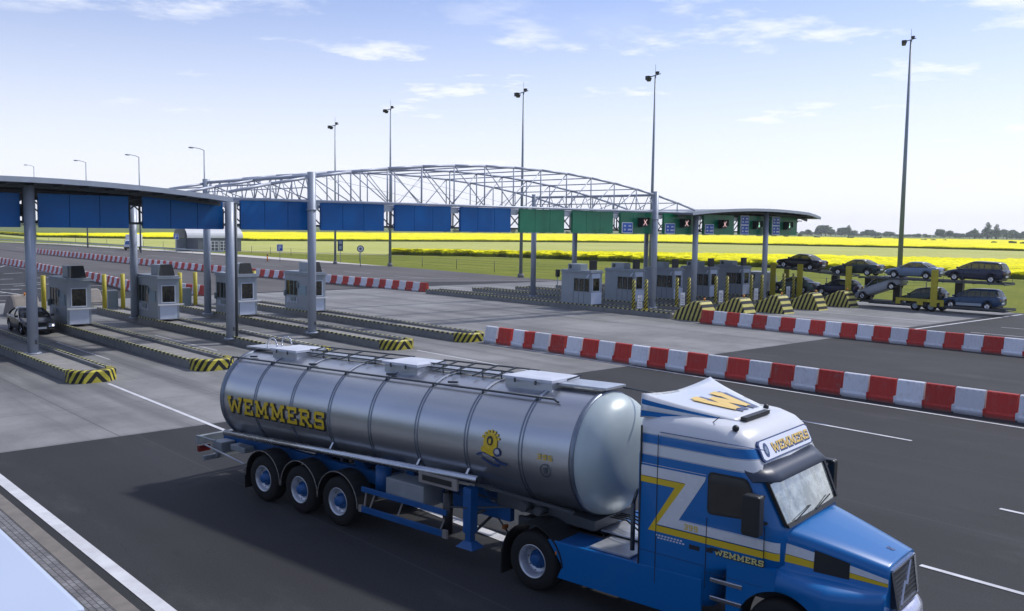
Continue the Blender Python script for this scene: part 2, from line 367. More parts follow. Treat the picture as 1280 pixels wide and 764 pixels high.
# ------------------------------------------------------------------ ground, roads, fields
def bigquad(x0, x1, y0, y1): return [(x0, y0), (x1, y0), (x1, y1), (x0, y1)]
sheet('ground', [bigquad(-6000, 9000, -4000, 9000)], -0.06, M_FAR)
sheet('grass_verge', [[(78, -60), (190, -60), (170, 60), (160, 120), (125, 180), (96, 200), (104, 300), (118, 430), (95, 430), (70, 300), (20, 330), (-60, 330), (-60, -60)]], -0.045, M_GRASS)
sheet('crop_field', [[(142, 20), (430, 60), (440, 160), (405, 240), (370, 300), (220, 335), (165, 345), (135, 385), (112, 480), (100, 420), (93, 330), (96, 300), (96, 200), (108, 176), (122, 165), (138, 140), (146, 100)]], -0.03, M_CROP)
sheet('field_track', [[(97, 215), (120, 176), (123, 170), (119, 165), (95, 200)]], -0.02, M_VERGE)
road = [(5.05, -60), (82.2, -60), (82.2, 47), (81.8, 87), (85, 121), (84, 146), (82.5, 178), (80, 220), (78, 269), (66, 311), (40, 400), (-40, 400), (-40, 62), (5.05, 62)]
sheet('road', [road], 0.0, M_ASPH)
sheet('far_carriageway', [[(54.3, 92), (66.5, 85), (80.9, 79), (85, 121), (82, 146), (80, 178), (78, 220), (74, 269), (64, 311), (54.5, 240), (53, 170)]], 0.004, M_ASPH_OLD)
sheet('inner_carriageway', [[(36.3, 80), (52.2, 80), (51.5, 120), (51.6, 170), (53.2, 238), (40, 238), (36.8, 150)]], 0.004, M_ASPH_OLD)
sheet('concrete_shoulder', [[(84.4, 121), (86.6, 146), (87.6, 178), (86.8, 222), (84, 272), (74, 315), (72, 312), (79.5, 270), (81.5, 222), (82.4, 178), (82, 146)]], 0.008,
      mat('pale_concrete', (0.50, 0.48, 0.44), 0.9, var=0.1, vscale=0.3))
sheet('concrete_apron', [bigquad(5.6, 82.0, 27.9, 79)], 0.004, M_APRON)
# gutter and block paving at the near edge
MB().box(5.12, 5.42, -60, 62, -0.05, 0.06).build('kerb', mat('gutter_concrete', (0.17, 0.155, 0.14), 0.9, var=0.2, vscale=3, bump=0.3), kind='structure', bevel=0.01)
sheet('pavement', [bigquad(-3, 5.12, -60, 62)], 0.05, M_PAVE)

# unseen grass bank added behind the camera, coloured dark for the tank's reflection
emb = MB(); rr = []
rnd_ = random.Random(3)
for k in range(41):
    y_ = -160 + 10 * k; q = [(-4.2, -0.02), (-7, 0.5), (-11, 2.6), (-15, 4.6), (-17, 4.9), (-30, 5.0), (-34, 4.4), (-48, -0.05)]
    rr.append([(x_, y_, z_ + (rnd_.uniform(-.12, .12) if 0 < i < 7 else 0)) for i, (x_, z_) in enumerate(q)])
emb.loft(rr, closed=False, smooth=True); emb.build('added_dark_bank', grass_mat('darkened_bank_grass', (0.018, 0.028, 0.008), (0.032, 0.042, 0.012)), kind='structure')
# painted markings
mk = MB()
def ln(x0, y0, x1, y1, w_=0.14, z=0.012):
    a = Vector((x0, y0, 0)); b_ = Vector((x1, y1, 0)); d = (b_ - a).normalized(); n_ = Vector((-d.y, d.x, 0)) * w_ / 2
    mk.add([(a + n_).to_tuple()[:2] + (z,), (a - n_).to_tuple()[:2] + (z,), (b_ - n_).to_tuple()[:2] + (z,), (b_ + n_).to_tuple()[:2] + (z,)], [(0, 1, 2, 3)])
ln(5.78, -40, 5.78, 27.8, 0.27)
ln(12.6, 37.4, 12.45, 26.6, 0.14); ln(12.45, 26.6, 12.4, 6, 0.28)
ln(33.15, 38.0, 32.95, 2, 0.14)
for x_, ys in ((17.6, ((7.4, 3.6), (-4.4, -8.4))), (22.75, ((7.8, 3.8), (-4.2, -8.2))), (28.15, ((16.2, 12.3), (4.3, 0.3), (-7.6, -11.6)))):
    for a, b_ in ys: ln(x_, a, x_, b_, 0.13)
ln(28.35, 38.2, 28.3, 28.0, 0.12); ln(17.6, 37.6, 17.6, 28.3, 0.05); ln(23.0, 38, 22.95, 28.3, 0.10)
for x_ in (62.9, 68.2, 73.4):
    ln(x_, 38, x_, 28, 0.13)
    for k in range(6): ln(x_, 24 - 8 * k, x_, 20 - 8 * k, 0.13)
ln(57.7, 38, 57.7, 12, 0.13)
ln(53.8, 27.2, 80.9, 26.9, 0.22); ln(80.8, 26.9, 80.9, 78, 0.13)
for k in range(5):   # lane arrows' worn centre lines between the kerbs
    xx = 14.9 + 5.25 * k; ln(xx, 52, xx, 44, 0.08)
for a, b_, c_, d_ in ((29.4, 122.6, 31.9, 123.9), (26.3, 111.1, 27.7, 111.5), (24.1, 102, 26.4, 102.6), (22.5, 94.9, 24.0, 94.7), (20.5, 86.9, 22.5, 87.3), (19.2, 81.4, 19.9, 81), (29.8, 111.8, 33.6, 114.1),
                      (25.4, 94.3, 26.2, 94.7), (27.6, 103.5, 28.6, 103.8), (30.9, 96.3, 32.4, 96), (28.3, 88.2, 29.9, 89), (23.1, 93.8, 24.2, 94.4), (33.3, 140.6, 36.3, 147.8), (24.6, 99, 29.4, 101.5), (20.5, 90, 21.9, 90.3)):
    ln(a, b_, c_, d_, 0.22)
ln(35.2, 148.2, 34.2, 118, 0.2); ln(34.2, 118, 34.8, 96, 0.2); ln(34.8, 96, 34.3, 80, 0.2)
ln(20.6, 100, 22.5, 86, 0.18); ln(55.4, 93, 66.6, 86, 0.15); ln(66.6, 86, 80, 80, 0.15)
ln(55.3, 105, 72.0, 88.5, 0.15); ln(60.5, 240, 61, 120, 0.15)
for k in range(12): ln(69, 230 - 12 * k, 69.4, 224 - 12 * k, 0.15)
mk.build('road_markings', M_LINE, kind='structure')

# rapeseed fields: slabs 1.3 m tall with ragged tops
def rape_field(name, near, far, label, nx=160, ny=26, m_=None):
    def along(pts, t):
        L_ = [0]
        for a, b_ in zip(pts, pts[1:]): L_.append(L_[-1] + math.dist(a, b_))
        s_ = t * L_[-1]
        for i in range(len(pts) - 1):
            if s_ <= L_[i + 1] or i == len(pts) - 2:
                f = (s_ - L_[i]) / max(1e-6, L_[i + 1] - L_[i]); return (pts[i][0] + (pts[i + 1][0] - pts[i][0]) * f, pts[i][1] + (pts[i + 1][1] - pts[i][1]) * f)
    b = MB(); rows = []
    for j in range(ny + 1):
        v_ = (j / ny) ** 1.6; row = []
        for i in range(nx + 1):
            p = along(near, i / nx); q = along(far, i / nx)
            x_ = p[0] + (q[0] - p[0]) * v_; y_ = p[1] + (q[1] - p[1]) * v_
            if 0 < i < nx: x_ += random.uniform(-.6, .6); y_ += random.uniform(-.6, .6)
            if j == 0: x_ += 1.2 * math.sin(i * 0.9) + random.uniform(-.8, .8)
            row.append((x_, y_, 1.2 + random.uniform(-0.22, 0.22) - (0.25 if j == 0 else 0)))
        rows.append(row)
    base = [(x_, y_, -0.05) for x_, y_, z_ in rows[0]]
    b.loft([base] + rows, closed=False)
    for e in (0, nx): b.add([(rows[j][e][0], rows[j][e][1], -0.05) for j in range(ny + 1)] + [rows[j][e] for j in range(ny + 1)], [(j, j + 1, ny + 2 + j, ny + 1 + j) for j in range(ny)])
    o = b.build(name, m_ or M_RAPE); return tag(o, label, 'crop field', kind='stuff')
rape_field('rapeseed_field', [(112, 470), (108, 396), (132, 366), (149, 362), (162, 324), (219, 318), (285, 312), (361, 287), (390, 227), (412, 188), (411, 138), (395, 60)],
           [(113, 476), (107, 394), (162, 451), (282, 567), (596, 653), (1000, 700), (1033, 472), (1178, 395), (1180, 250)], 'broad yellow rapeseed field in bloom far behind the toll plaza')
rape_field('rapeseed_field', [(119, 170), (127, 160), (136, 148), (142, 113), (146, 85), (147, 67), (146, 49), (140, 5)],
           [(123, 176), (143, 157), (178, 128), (193, 112), (207, 94), (221, 74), (222, 15)], 'nearer band of yellow rapeseed behind the car transporter and the right booths', m_=M_RAPE2)

# trees on the horizon
def leafy(b, c, r, n, seed, sq=0.8):
    rnd = random.Random(seed)
    for k in range(n):
        # leaf clumps scattered through the crown volume
        while True:
            p = Vector((rnd.uniform(-1, 1), rnd.uniform(-1, 1), rnd.uniform(-1, 1)))
            if 0.25 < p.length < 1: break
        q = Vector(c) + Vector((p.x * r, p.y * r, p.z * r * sq)) * (0.75 + 0.35 * rnd.random())
        s_ = r * rnd.uniform(0.12, 0.26); a = Vector((rnd.gauss(0, 1), rnd.gauss(0, 1), rnd.gauss(0, 1))).normalized(); u = a.orthogonal().normalized(); v_ = a.cross(u)
        m_ = rnd.randint(4, 6)
        b.mat(rnd.randint(0, 1)).add([q + (u * math.cos(2 * PI * i / m_) + v_ * math.sin(2 * PI * i / m_)) * s_ * rnd.uniform(0.7, 1.3) for i in range(m_)], [tuple(range(m_))])
M_LEAF1 = mat('leaves_mid', (0.17, 0.21, 0.09), 0.9, spec=0.1); M_LEAF2 = mat('leaves_light', (0.22, 0.26, 0.12), 0.9, spec=0.1); M_BARK = mat('bark', (0.08, 0.065, 0.05), 0.95)
def tree_proto(kind, seed):
    rnd = random.Random(seed)
    t = thing('tree', '', 'tree'); h = 10.0
    tr = MB(); tr.cyl((0, 0, 0), (0, 0, h * 0.35), 0.35, 0.22, n=7)
    for k in range(4):
        a = rnd.uniform(0, 6.28); tr.cyl((0, 0, h * (0.2 + 0.05 * k)), (1.6 * math.cos(a), 1.6 * math.sin(a), h * 0.55), 0.14, 0.05, n=5)
    tr.build('trunk', M_BARK, t)
    cr = MB()
    if kind == 'round':
        leafy(cr, (0, 0, h * 0.58), h * 0.42, 520, seed, 0.85); leafy(cr, (h * .25, 0.3, h * 0.42), h * 0.28, 160, seed + 1); leafy(cr, (-h * .27, 0, h * 0.40), h * 0.26, 160, seed + 2)
    elif kind == 'tall':
        for k in range(5): leafy(cr, (rnd.uniform(-.5, .5), rnd.uniform(-.5, .5), h * (0.3 + 0.14 * k)), h * (0.19 - 0.02 * k), 110, seed + k, 1.2)
    else:
        for k in range(6): leafy(cr, (rnd.uniform(-h * .6, h * .6), rnd.uniform(-2, 2), h * rnd.uniform(0.25, 0.38)), h * rnd.uniform(0.2, 0.3), 130, seed + k, 0.8)
    cr.build('crown', [M_LEAF1, M_LEAF2], t); return t
TP = {k: [tree_proto(k, 11 * i + len(k)) for i in range(2)] for k in ('round', 'tall', 'wide')}
used_t = set()
def put_tree(kind, x_, y_, h, label, group='trees along the horizon'):
    i = random.randint(0, 1); p = TP[kind][i]; s_ = h / 10
    if p.name not in used_t:
        used_t.add(p.name); p.location = (x_, y_, -0.1); p.scale = (s_ * 1.15, s_ * 1.15, s_); p['label'] = label; p['group'] = group; p.rotation_euler = (0, 0, random.uniform(0, 6)); tree_of(p); return p
    return dup(p, (x_, y_, -0.1), random.uniform(0, 6), label, 'tree', group, (s_ * 1.15, s_ * 1.15, s_))
def dirpt(px, D):   # world point seen at about image column px, D metres away
    a = math.atan2(px - 640, 1150); f = Vector((FW.x, FW.y)).normalized(); r_ = Vector((f.y, -f.x))
    p = (f * math.cos(a) + r_ * math.sin(a)) * D; return p.x, p.y
LB = {'round': 'round grey-green tree in the far row on the horizon', 'tall': 'slender tall tree rising from the far row on the horizon', 'wide': 'low spreading grey-green tree in the far hedge on the horizon'}
px_ = 1000
hts = []
while px_ < 1290:
    base_h = 13 if px_ < 1012 else 21 if px_ < 1060 else 15 if px_ < 1085 else 19 if px_ < 1110 else 11 if px_ < 1170 else 17 if px_ < 1225 else 22
    kind = random.choice(('round', 'round', 'wide', 'wide')) if base_h > 12 else random.choice(('wide', 'wide', 'round'))
    D = random.uniform(1650, 2000); x_, y_ = dirpt(px_, D); put_tree(kind, x_, y_, base_h * random.uniform(0.62, 1.0), LB[kind], 'trees along the horizon: ' + kind)
    px_ += random.uniform(4.0, 7.5) * (1 if base_h > 12 else 1.15)
for px_, h in ((1058, 20), (1231, 27), (1215, 17), (1242, 24)):
    x_, y_ = dirpt(px_, 1620); put_tree('tall', x_, y_, h, LB['tall'], 'trees along the horizon: tall')
for px_, h, D in ((1020, 5, 1000), (1061, 5, 1000), (1094, 5, 1050), (1118, 4, 1060), (1150, 4, 900), (1163, 4, 905), (1178, 3.4, 905), (1240, 4, 700), (1262, 5, 690), (1276, 4, 690)):
    x_, y_ = dirpt(px_, D); put_tree('wide', x_, y_, h, 'small dark bush standing alone in the far green field', 'lone bushes in the field')
for px_ in list(range(-10, 165, 9)) + list(range(180, 225, 9)) + [x for x in range(300, 1000, 17)]:
    x_, y_ = dirpt(px_, random.uniform(1000, 1250)); k_ = random.choice(('round', 'wide')); put_tree(k_, x_, y_, random.uniform(5, 8) if px_ > 230 else random.uniform(7, 10), {'round': 'round tree in the far hedge seen below the cladding panels', 'wide': 'low bush in the far hedge seen below the cladding panels'}[k_], 'far hedge behind the plaza: ' + k_)

for pl in TP.values():
    for p in pl:
        if p.name not in used_t:
            for c_ in list(kids(p)): bpy.data.objects.remove(c_)
            bpy.data.objects.remove(p)
# ------------------------------------------------------------------ traffic islands
ORD = ['first', 'second', 'third', 'fourth', 'fifth']
LX = [11.45, 16.6, 21.85, 27.1, 32.3]; LY = [37.9, 38.0, 38.4, 38.8, 39.1]; IW = 1.75
RX = [53.3, 58.6, 63.85, 69.1, 74.35]
def make_island(label, loc, length, nose=True):
    """local: x across (centre 0), y back from the nose (0..length)"""
    t = thing('traffic_island', label, 'traffic island', loc, 0, 'concrete islands between the toll lanes')
    h = 0.45; w_ = IW / 2; n0 = 0.95 if nose else 0.0
    b = MB()
    b.box(-w_, -w_ + 0.22, n0, length, 0, h - 0.03); b.box(w_ - 0.22, w_, n0, length, 0, h - 0.03)
    b.box(-w_ + 0.22, w_ - 0.22, length - 0.25, length, 0, h - 0.03)
    b.build('kerb_wall', M_KERB, t, bevel=0.015)
    b = MB().box(-w_ + 0.22, w_ - 0.22, n0, length - 0.25, 0, h - 0.16); b.build('infill', M_FILL, t)
    for sx in (-1, 1):
        b = MB(); x0, x1 = sorted((sx * (w_ + 0.004), sx * (w_ - 0.10)))
        b.box(x0, x1, n0, length, h - 0.08, h); b.build('striped_edge', M_HAZ_EDGE, t)
    if nose:
        b = MB(); hh = h + 0.05; c = 0.42; wo = w_ + 0.03; wi = w_ - 0.24
        out = [(-wo, n0), (-wo, c), (-wo + c, 0), (wo - c, 0), (wo, c), (wo, n0)]; inn = [(wi, n0), (wi, c + .12), (wi - c + .12, 0.26), (-wi + c - .12, 0.26), (-wi, c + .12), (-wi, n0)]
        ot = [(-wo + .05, n0), (-wo + .05, c + .02), (-wo + c + .02, .05), (wo - c - .02, .05), (wo - .05, c + .02), (wo - .05, n0)]
        P3 = lambda q, z: [(x_, y_, z) for x_, y_ in q]
        b.loft([P3(out + inn, 0), P3(out + inn, hh - .06), P3(ot + inn, hh)]); b.build('chevron_nose', M_HAZ_NOSE, t)
        MB().prism([(-wi, n0), (-wi, c + .12), (-wi + c - .12, .26), (wi - c + .12, .26), (wi, c + .12), (wi, n0)], 'z', 0, h - .17).build('infill', M_FILL, t)
    return t
for i in range(5):
    make_island(['concrete island with a chevron nose holding the nearest left pillar', 'concrete island with a chevron nose below the first left booth beside the black car', 'concrete island behind the rear of the tank holding the second left pillar',
                 'concrete island with chevron nose above the tank, holding the pillar at the truss end', 'concrete island whose chevron nose touches the near red and white barrier row'][i],
                (LX[i] + IW / 2, LY[i], 0), (74, 66.7, 70.2, 70.2, 67.5)[i] - LY[i])
for i in range(5):
    make_island(['right-hand island below the booth nearest the middle of the plaza', 'right-hand island, second from the middle of the plaza', 'middle island of the five right-hand lanes', 'right-hand island, second from the car transporter', 'right-hand island beside the car transporter'][i],
                (RX[i] + IW / 2, 41.2, 0), (70.5 - 41.2) - (0.6 * i), nose=False)

# crash cushions (concrete humps) before the right islands, wedges behind the left ones
def make_hump(name, label, loc, m, group, rz=0, prof=None, wd=1.45):
    t = thing(name, label, 'crash cushion', loc, rz, group)
    prof = prof or [(0, 0), (0.55, 1.22), (0.72, 1.42), (1.25, 1.40), (1.9, 1.08), (2.55, 0.78), (2.9, 0.45), (2.9, 0)]
    b = MB(); rings = []
    for x_ in (-wd / 2, -wd / 2 + 0.12, wd / 2 - 0.12, wd / 2):
        k = 0.0 if abs(x_) < wd / 2 - 0.01 else 0.07
        rings.append([(x_, y_, max(0, z_ - k) if z_ > 0 else 0) for y_, z_ in prof])
    b.loft(rings); b.build('body', m, t)
    l = MB(); l.cyl((0, prof[2][0] + 0.05, prof[2][1] - 0.02), (0, prof[2][0] + 0.05, prof[2][1] + 0.10), 0.035, n=8); l.sphere((0, prof[2][0] + 0.05, prof[2][1] + 0.15), 0.085)
    l.build('warning_lamp', M_AMBER, t); return t
for i in range(5):
    make_hump('crash_cushion', 'yellow and black striped crash cushion, ' + ['leftmost, touching the end of the far barrier row', 'second from the left behind the far barrier row', 'middle one of the five behind the far barrier row', 'fourth from the left behind the far barrier row', 'rightmost, nearest the car transporter'][i],
              (RX[i] + 0.85, 38.35 - (0.25 if i == 0 else 0), 0), M_HAZ_BUMP, 'striped crash cushions before the right lanes')
WL = ['cream concrete wedge with a lamp just behind the black car', 'cream concrete wedge behind the first left booth', 'cream concrete wedge behind the second left booth', 'cream concrete wedge behind the third left booth', 'cream concrete wedge at the far end of the fifth left island']
for i in range(5):
    o = make_hump('crash_cushion', WL[i], (LX[i] + IW / 2, (74.2, 66.9, 70.4, 70.4, 67.7)[i], 0), M_CREAM, 'cream wedges behind the left lanes', 0,
                  [(0, 0), (0, 0.5), (0.7, 1.35), (1.1, 1.45), (1.9, 1.35), (3.0, 0.1), (3.0, 0)], 1.6)

# ------------------------------------------------------------------ canopy
cp = thing('toll_canopy', 'grey canopy over the toll lanes with blue and green cladding and arched truss', 'canopy', (42, 52.7, 0))
OX, OY = 42.0, 52.7
PX = [12.15, 21.8, 26.68, 57.1, 62.4, 72.85]; YF, YB = 45.9, 59.6
def fx(x_): return x_ - OX
ztop = {12.15: 8.0, 21.8: 7.55, 26.68: 9.35, 57.1: 9.4, 62.4: 7.7, 72.85: 8.1}
for X in PX:
    for Y in (YF, YB):
        b = MB(); r = 0.235
        b.cyl((fx(X), Y - OY, 0.28), (fx(X), Y - OY, ztop[X]), r, n=20)
        b.cyl((fx(X), Y - OY, 0.28), (fx(X), Y - OY, 0.36), r + 0.12, n=20)
        if X in (26.68, 57.1): b.cyl((fx(X), Y - OY, 7.2), (fx(X), Y - OY, 7.3), r + 0.05, n=20)
        p = b.build('pillar', M_STEEL, cp)
        if Y == YF and X == 21.8: MB().cyl((fx(X) + .36, Y - OY + .05, 0.3), (fx(X) + .36, Y - OY + .05, 7.5), 0.08, n=10).build('downpipe', M_DSTEEL, p)
        if Y == YF:
            k = MB().box(fx(X) + 0.02, fx(X) + 0.12, Y - OY - r - 0.02, Y - OY - r + 0.03, 0.75, 0.95); k.build('inspection_cover', M_DSTEEL, p)
# roofs
def roof(xs, zf, y0=44.5, y1=61.2):
    b = MB(); rings = []
    for x_ in xs:
        z = zf(x_); rings.append([(fx(x_), y0 - OY, z), (fx(x_), y1 - OY, z), (fx(x_), y1 - OY, z - 0.16), (fx(x_), y0 - OY, z - 0.16)])
    b.loft(rings, smooth=False); o = b.build('roof', M_ROOFU, cp)
    for yy, s_ in ((y0, -1), (y1, 1)):
        f = MB(); rr = []
        for x_ in xs:
            z = zf(x_); a, c = sorted((yy - OY + s_ * 0.003, yy - OY + s_ * 0.07)); rr.append([(fx(x_), a, z + 0.05), (fx(x_), c, z + 0.05), (fx(x_), c, z - 0.19), (fx(x_), a, z - 0.19)])
        f.loft(rr); f.build('fascia', M_FASC, o)
    # rafters and purlins below the sheet
    g = MB()
    for yy in (45.9, 49.3, 52.7, 56.2, 59.6):
        for a, c in zip(xs, xs[1:]): g.bar((fx(a), yy - OY, zf(a) - 0.28), (fx(c), yy - OY, zf(c) - 0.28), 0.12, 0.2)
    for x_ in xs[1:-1]: g.bar((fx(x_), y0 - OY + 0.1, zf(x_) - 0.22), (fx(x_), y1 - OY - 0.1, zf(x_) - 0.22), 0.08, 0.1)
    g.build('rafters', M_DSTEEL, o); return o
zl = lambda x_: 8.28 - 0.0056 * (x_ - 11.0) ** 2
zr = lambda x_: 8.34 - 0.0042 * (x_ - 71.2) ** 2 - (0.13 * (x_ - 78) if x_ > 78 else 0)
roof([0.6 + 1.15 * i for i in range(19)], zl); roof([60.0 + 1.1 * i for i in range(19)], zr)
# bottom chord beam along the front and back + box girder behind the cladding
for Y in (YF + 0.0, YB):
    b = MB().cyl((fx(21.8), Y - OY, 7.72), (fx(62.4), Y - OY, 7.86), 0.075, n=10); b.build('bottom_chord', M_STEELL, cp)
b = MB()
for Y in (46.95, 48.3):
    for z in (6.35, 7.45): b.bar((fx(2.5), Y - OY, z), (fx(80.0), Y - OY, z), 0.12)
x_ = 2.5; k = 0
while x_ < 79.8:
    for Y in (46.95, 48.3):
        b.bar((fx(x_), Y - OY, 6.35), (fx(x_), Y - OY, 7.45), 0.07)
        b.bar((fx(x_), Y - OY, 6.35 if k % 2 else 7.45), (fx(x_ + 1.25), Y - OY, 7.45 if k % 2 else 6.35), 0.06)
    b.bar((fx(x_), 46.95 - OY, 6.35), (fx(x_), 48.3 - OY, 6.35), 0.06); b.bar((fx(x_), 46.95 - OY, 7.45), (fx(x_), 48.3 - OY, 7.45), 0.06)
    x_ += 1.25; k += 1
b.build('box_girder', M_DSTEEL, cp)
# arched trusses
za = lambda x_: 10.42 - 2.35 * ((x_ - 42) / 20.2) ** 2
NX = [21.8] + [42 + 2.55 * k for k in range(-7, 8)] + [62.2]
for Y in (YF, 52.75, YB):
    b = MB()
    for a, c in zip(NX, NX[1:]): b.cyl((fx(a), Y - OY, za(a)), (fx(c), Y - OY, za(c)), 0.085, n=10)
    if Y == 52.75: b.cyl((fx(21.8), Y - OY, 7.78), (fx(62.4), Y - OY, 7.86), 0.06, n=8)
    zb = lambda x_: 7.72 + (x_ - 21.8) * 0.14 / 40.6
    for i, a in enumerate(NX[1:-1]):
        b.cyl((fx(a), Y - OY, zb(a)), (fx(a), Y - OY, za(a)), 0.045, n=8)
        j = i + 1; c = NX[j + 1] if a < 41.9 else NX[j - 1]
        if abs(a - 42) > 0.1: b.cyl((fx(a), Y - OY, za(a)), (fx(c), Y - OY, zb(c)), 0.035, n=8)
    b.build('arched_truss', M_STEELL, cp)
for i, a in enumerate(NX[1:-1]):
    b = MB().cyl((fx(a), YF - OY, za(a)), (fx(a), YB - OY, za(a)), 0.04, n=8); b.build('cross_tube', M_STEELL, cp)
    if i % 2 == 0: b = MB().cyl((fx(a), YF - OY, 7.8), (fx(a), YB - OY, 7.8), 0.04, n=8); b.build('cross_tube', M_STEELL, cp)
for X in (26.68, 57.1):   # lattice between front and rear pillars
    b = MB(); zt_ = 9.15; zb_ = 7.78
    b.cyl((fx(X), YF - OY, zt_), (fx(X), YB - OY, zt_), 0.07, n=10); b.cyl((fx(X), YF - OY, zb_), (fx(X), YB - OY, zb_), 0.06, n=10); b.cyl((fx(X), YF - OY, 8.5), (fx(X), YB - OY, 8.5), 0.03, n=8)
    n_ = 10; dy = (YB - YF) / n_
    for k in range(n_):
        y0 = YF - OY + k * dy; b.cyl((fx(X), y0, zb_), (fx(X), y0 + dy / 2, zt_), 0.035, n=6); b.cyl((fx(X), y0 + dy / 2, zt_), (fx(X), y0 + dy, zb_), 0.035, n=6)
    b.build('end_lattice', M_STEELL, cp)
# thin tie rods in the arch
for a, c in ((34.3, 42), (42, 49.7), (39, 47), (45, 37)):
    b = MB().cyl((fx(a), YB - OY, za(a)), (fx(c), 52.75 - OY, 7.9), 0.012, n=5); b.build('tie_rod', M_STEELL, cp)
# right end bracket
b = MB(); b.bar((fx(77.3), 46.4 - OY, 7.3), (fx(79.6), 46.4 - OY, 7.75), 0.09); b.bar((fx(77.2), 46.4 - OY, 6.5), (fx(78.9), 46.4 - OY, 6.55), 0.06); b.bar((fx(77.2), 46.4 - OY, 7.45), (fx(79.7), 46.4 - OY, 7.45), 0.09)
b.bar((fx(78.6), 46.4 - OY, 6.55), (fx(78.7), 46.4 - OY, 7.4), 0.05); b.bar((fx(77.3), 46.4 - OY, 6.6), (fx(78.5), 46.4 - OY, 7.4), 0.05); b.build('end_bracket', M_STEEL, cp)
# cladding panels
PS = [7.55, 12.63, 17.43, 22.62, 27.52, 32.64, 37.78, 43.0, 48.2, 53.45, 58.7, 64.02, 69.25, 74.3]; PE = [11.88, 16.75, 21.63, 26.83, 31.85, 36.98, 42.17, 47.36, 52.62, 57.88, 63.14, 68.45, 73.75, 78.8]
PY = 46.3
def block_logo(b, pts, z): pass
panels = []
for i, (a, c) in enumerate(zip(PS, PE)):
    m_ = M_BLUEP if i < 7 else M_GREENP
    zt_ = 7.66 + 0.12 * (a - 12) / 66; z0 = 6.1; b = MB(); w_ = (c - a) / 3
    for k in range(3):
        b.box(fx(a + k * w_) + 0.012, fx(a + (k + 1) * w_) - 0.012, PY - OY, PY - OY + 0.08, z0, zt_)
    b.box(fx(a) + 0.02, fx(c) - 0.02, PY - OY + 0.083, PY - OY + 0.2, z0 + 0.03, zt_ - 0.02)
    panels.append(b.build('cladding_panel', m_, cp, bevel=0.006))
for i, (a, c) in enumerate(zip(PE[:-1], PS[1:])):   # dark plates and a light beam end closing the gaps between the panels
    MB().box(fx(a) - .05, fx(c) + .05, 48.42 - OY, 48.46 - OY, 6.12 if i % 3 else 6.6, 7.2).build('gap_plate', M_DSTEEL, cp)
    if a > 21: MB().box(fx(a) + .03, fx(c) - .03, 46.5 - OY, 46.8 - OY, 7.28, 7.6).build('beam_end', M_FASC, cp)
# lane signs on the green panels
def lane_sign(x0, z0, rows, label):
    t = thing('lane_sign', label, 'sign', (x0 + 0.62, PY - 0.05, z0), 0, 'blue lane signs on the green cladding')
    h = 0.82 * rows; b = MB(); b.box(-0.62, 0.62, -0.03, 0.04, 0, h); b.build('plate', M_WHITE, t)
    f = MB()
    for r_ in range(rows): f.box(-0.57, 0.57, -0.036, -0.031, 0.05 + 0.82 * r_, 0.05 + 0.82 * r_ + 0.72)
    f.build('face', M_SIGNB, t)
    g = MB()
    for r_ in range(rows):
        zz = 0.05 + 0.82 * r_
        for x_, w_, zq in ((-0.42, 0.28, 0.44), (0.12, 0.30, 0.44), (-0.42, 0.26, 0.16), (0.04, 0.48, 0.16)):
            n_ = int(w_ / 0.075)
            for q in range(n_): g.box(x_ + q * 0.08, x_ + q * 0.08 + 0.055, -0.0395, -0.0365, zz + zq, zz + zq + 0.13)
    g.build('symbols', M_WHITE, t); return t
M_SIGX = mat('lit_red_cross', (0.9, 0.5, 0.5), 0.4, emit=(1.0, 0.66, 0.64), estr=0.75); M_SIGA = mat('lit_green_arrow', (0.5, 0.9, 0.6), 0.4, emit=(0.55, 1.0, 0.7), estr=0.6)
def lane_signal(x_, kind, label):
    t = thing('lane_signal', label, 'traffic signal', (x_, PY - 0.02, 6.62), 0, 'lane signals on the green cladding')
    b = MB().box(-0.33, 0.33, -0.45, 0, 0, 0.72); b.build('housing', M_BLACK, t, bevel=0.02)
    h = MB(); h.box(-0.36, 0.36, -0.62, -0.45, 0.70, 0.73); h.box(-0.36, -0.335, -0.62, -0.45, 0.2, 0.70); h.box(0.335, 0.36, -0.62, -0.45, 0.2, 0.70); h.build('hood', M_BLACK, t)
    g = MB()
    if kind == 'x':
        g.bar((-0.2, -0.458, 0.14), (0.2, -0.458, 0.58), 0.012, 0.09, up=(0, 1, 0)); g.bar((-0.2, -0.462, 0.58), (0.2, -0.462, 0.14), 0.012, 0.09, up=(0, 1, 0))
    else:
        g.bar((0, -0.458, 0.6), (0, -0.458, 0.2), 0.012, 0.09, up=(0, 1, 0)); g.prism([(-0.17, 0.33), (0.17, 0.33), (0, 0.12)], 'y', -0.468, -0.460)
    g.build('symbol', M_SIGX if kind == 'x' else M_SIGA, t); return t
for i, (pi, rows, kind) in enumerate(((9, 1, 'x'), (10, 1, 'x'), (11, 1, 'x'), (12, 2, 'a'), (13, 2, 'a'))):
    a = PS[pi]
    where = ['green panel left of the tall pillar', 'green panel right of the tall pillar', 'middle of the five marked green panels', 'green panel by the rightmost pillar', 'last green panel at the right end'][i]
    lane_sign(a + 0.12, 6.13, rows, ('small' if rows == 1 else 'tall double') + ' blue lane sign on the ' + where)
    lane_signal(a + 2.35, kind, ('signal box with a red cross on the ' if kind == 'x' else 'signal box with a green arrow on the ') + where)

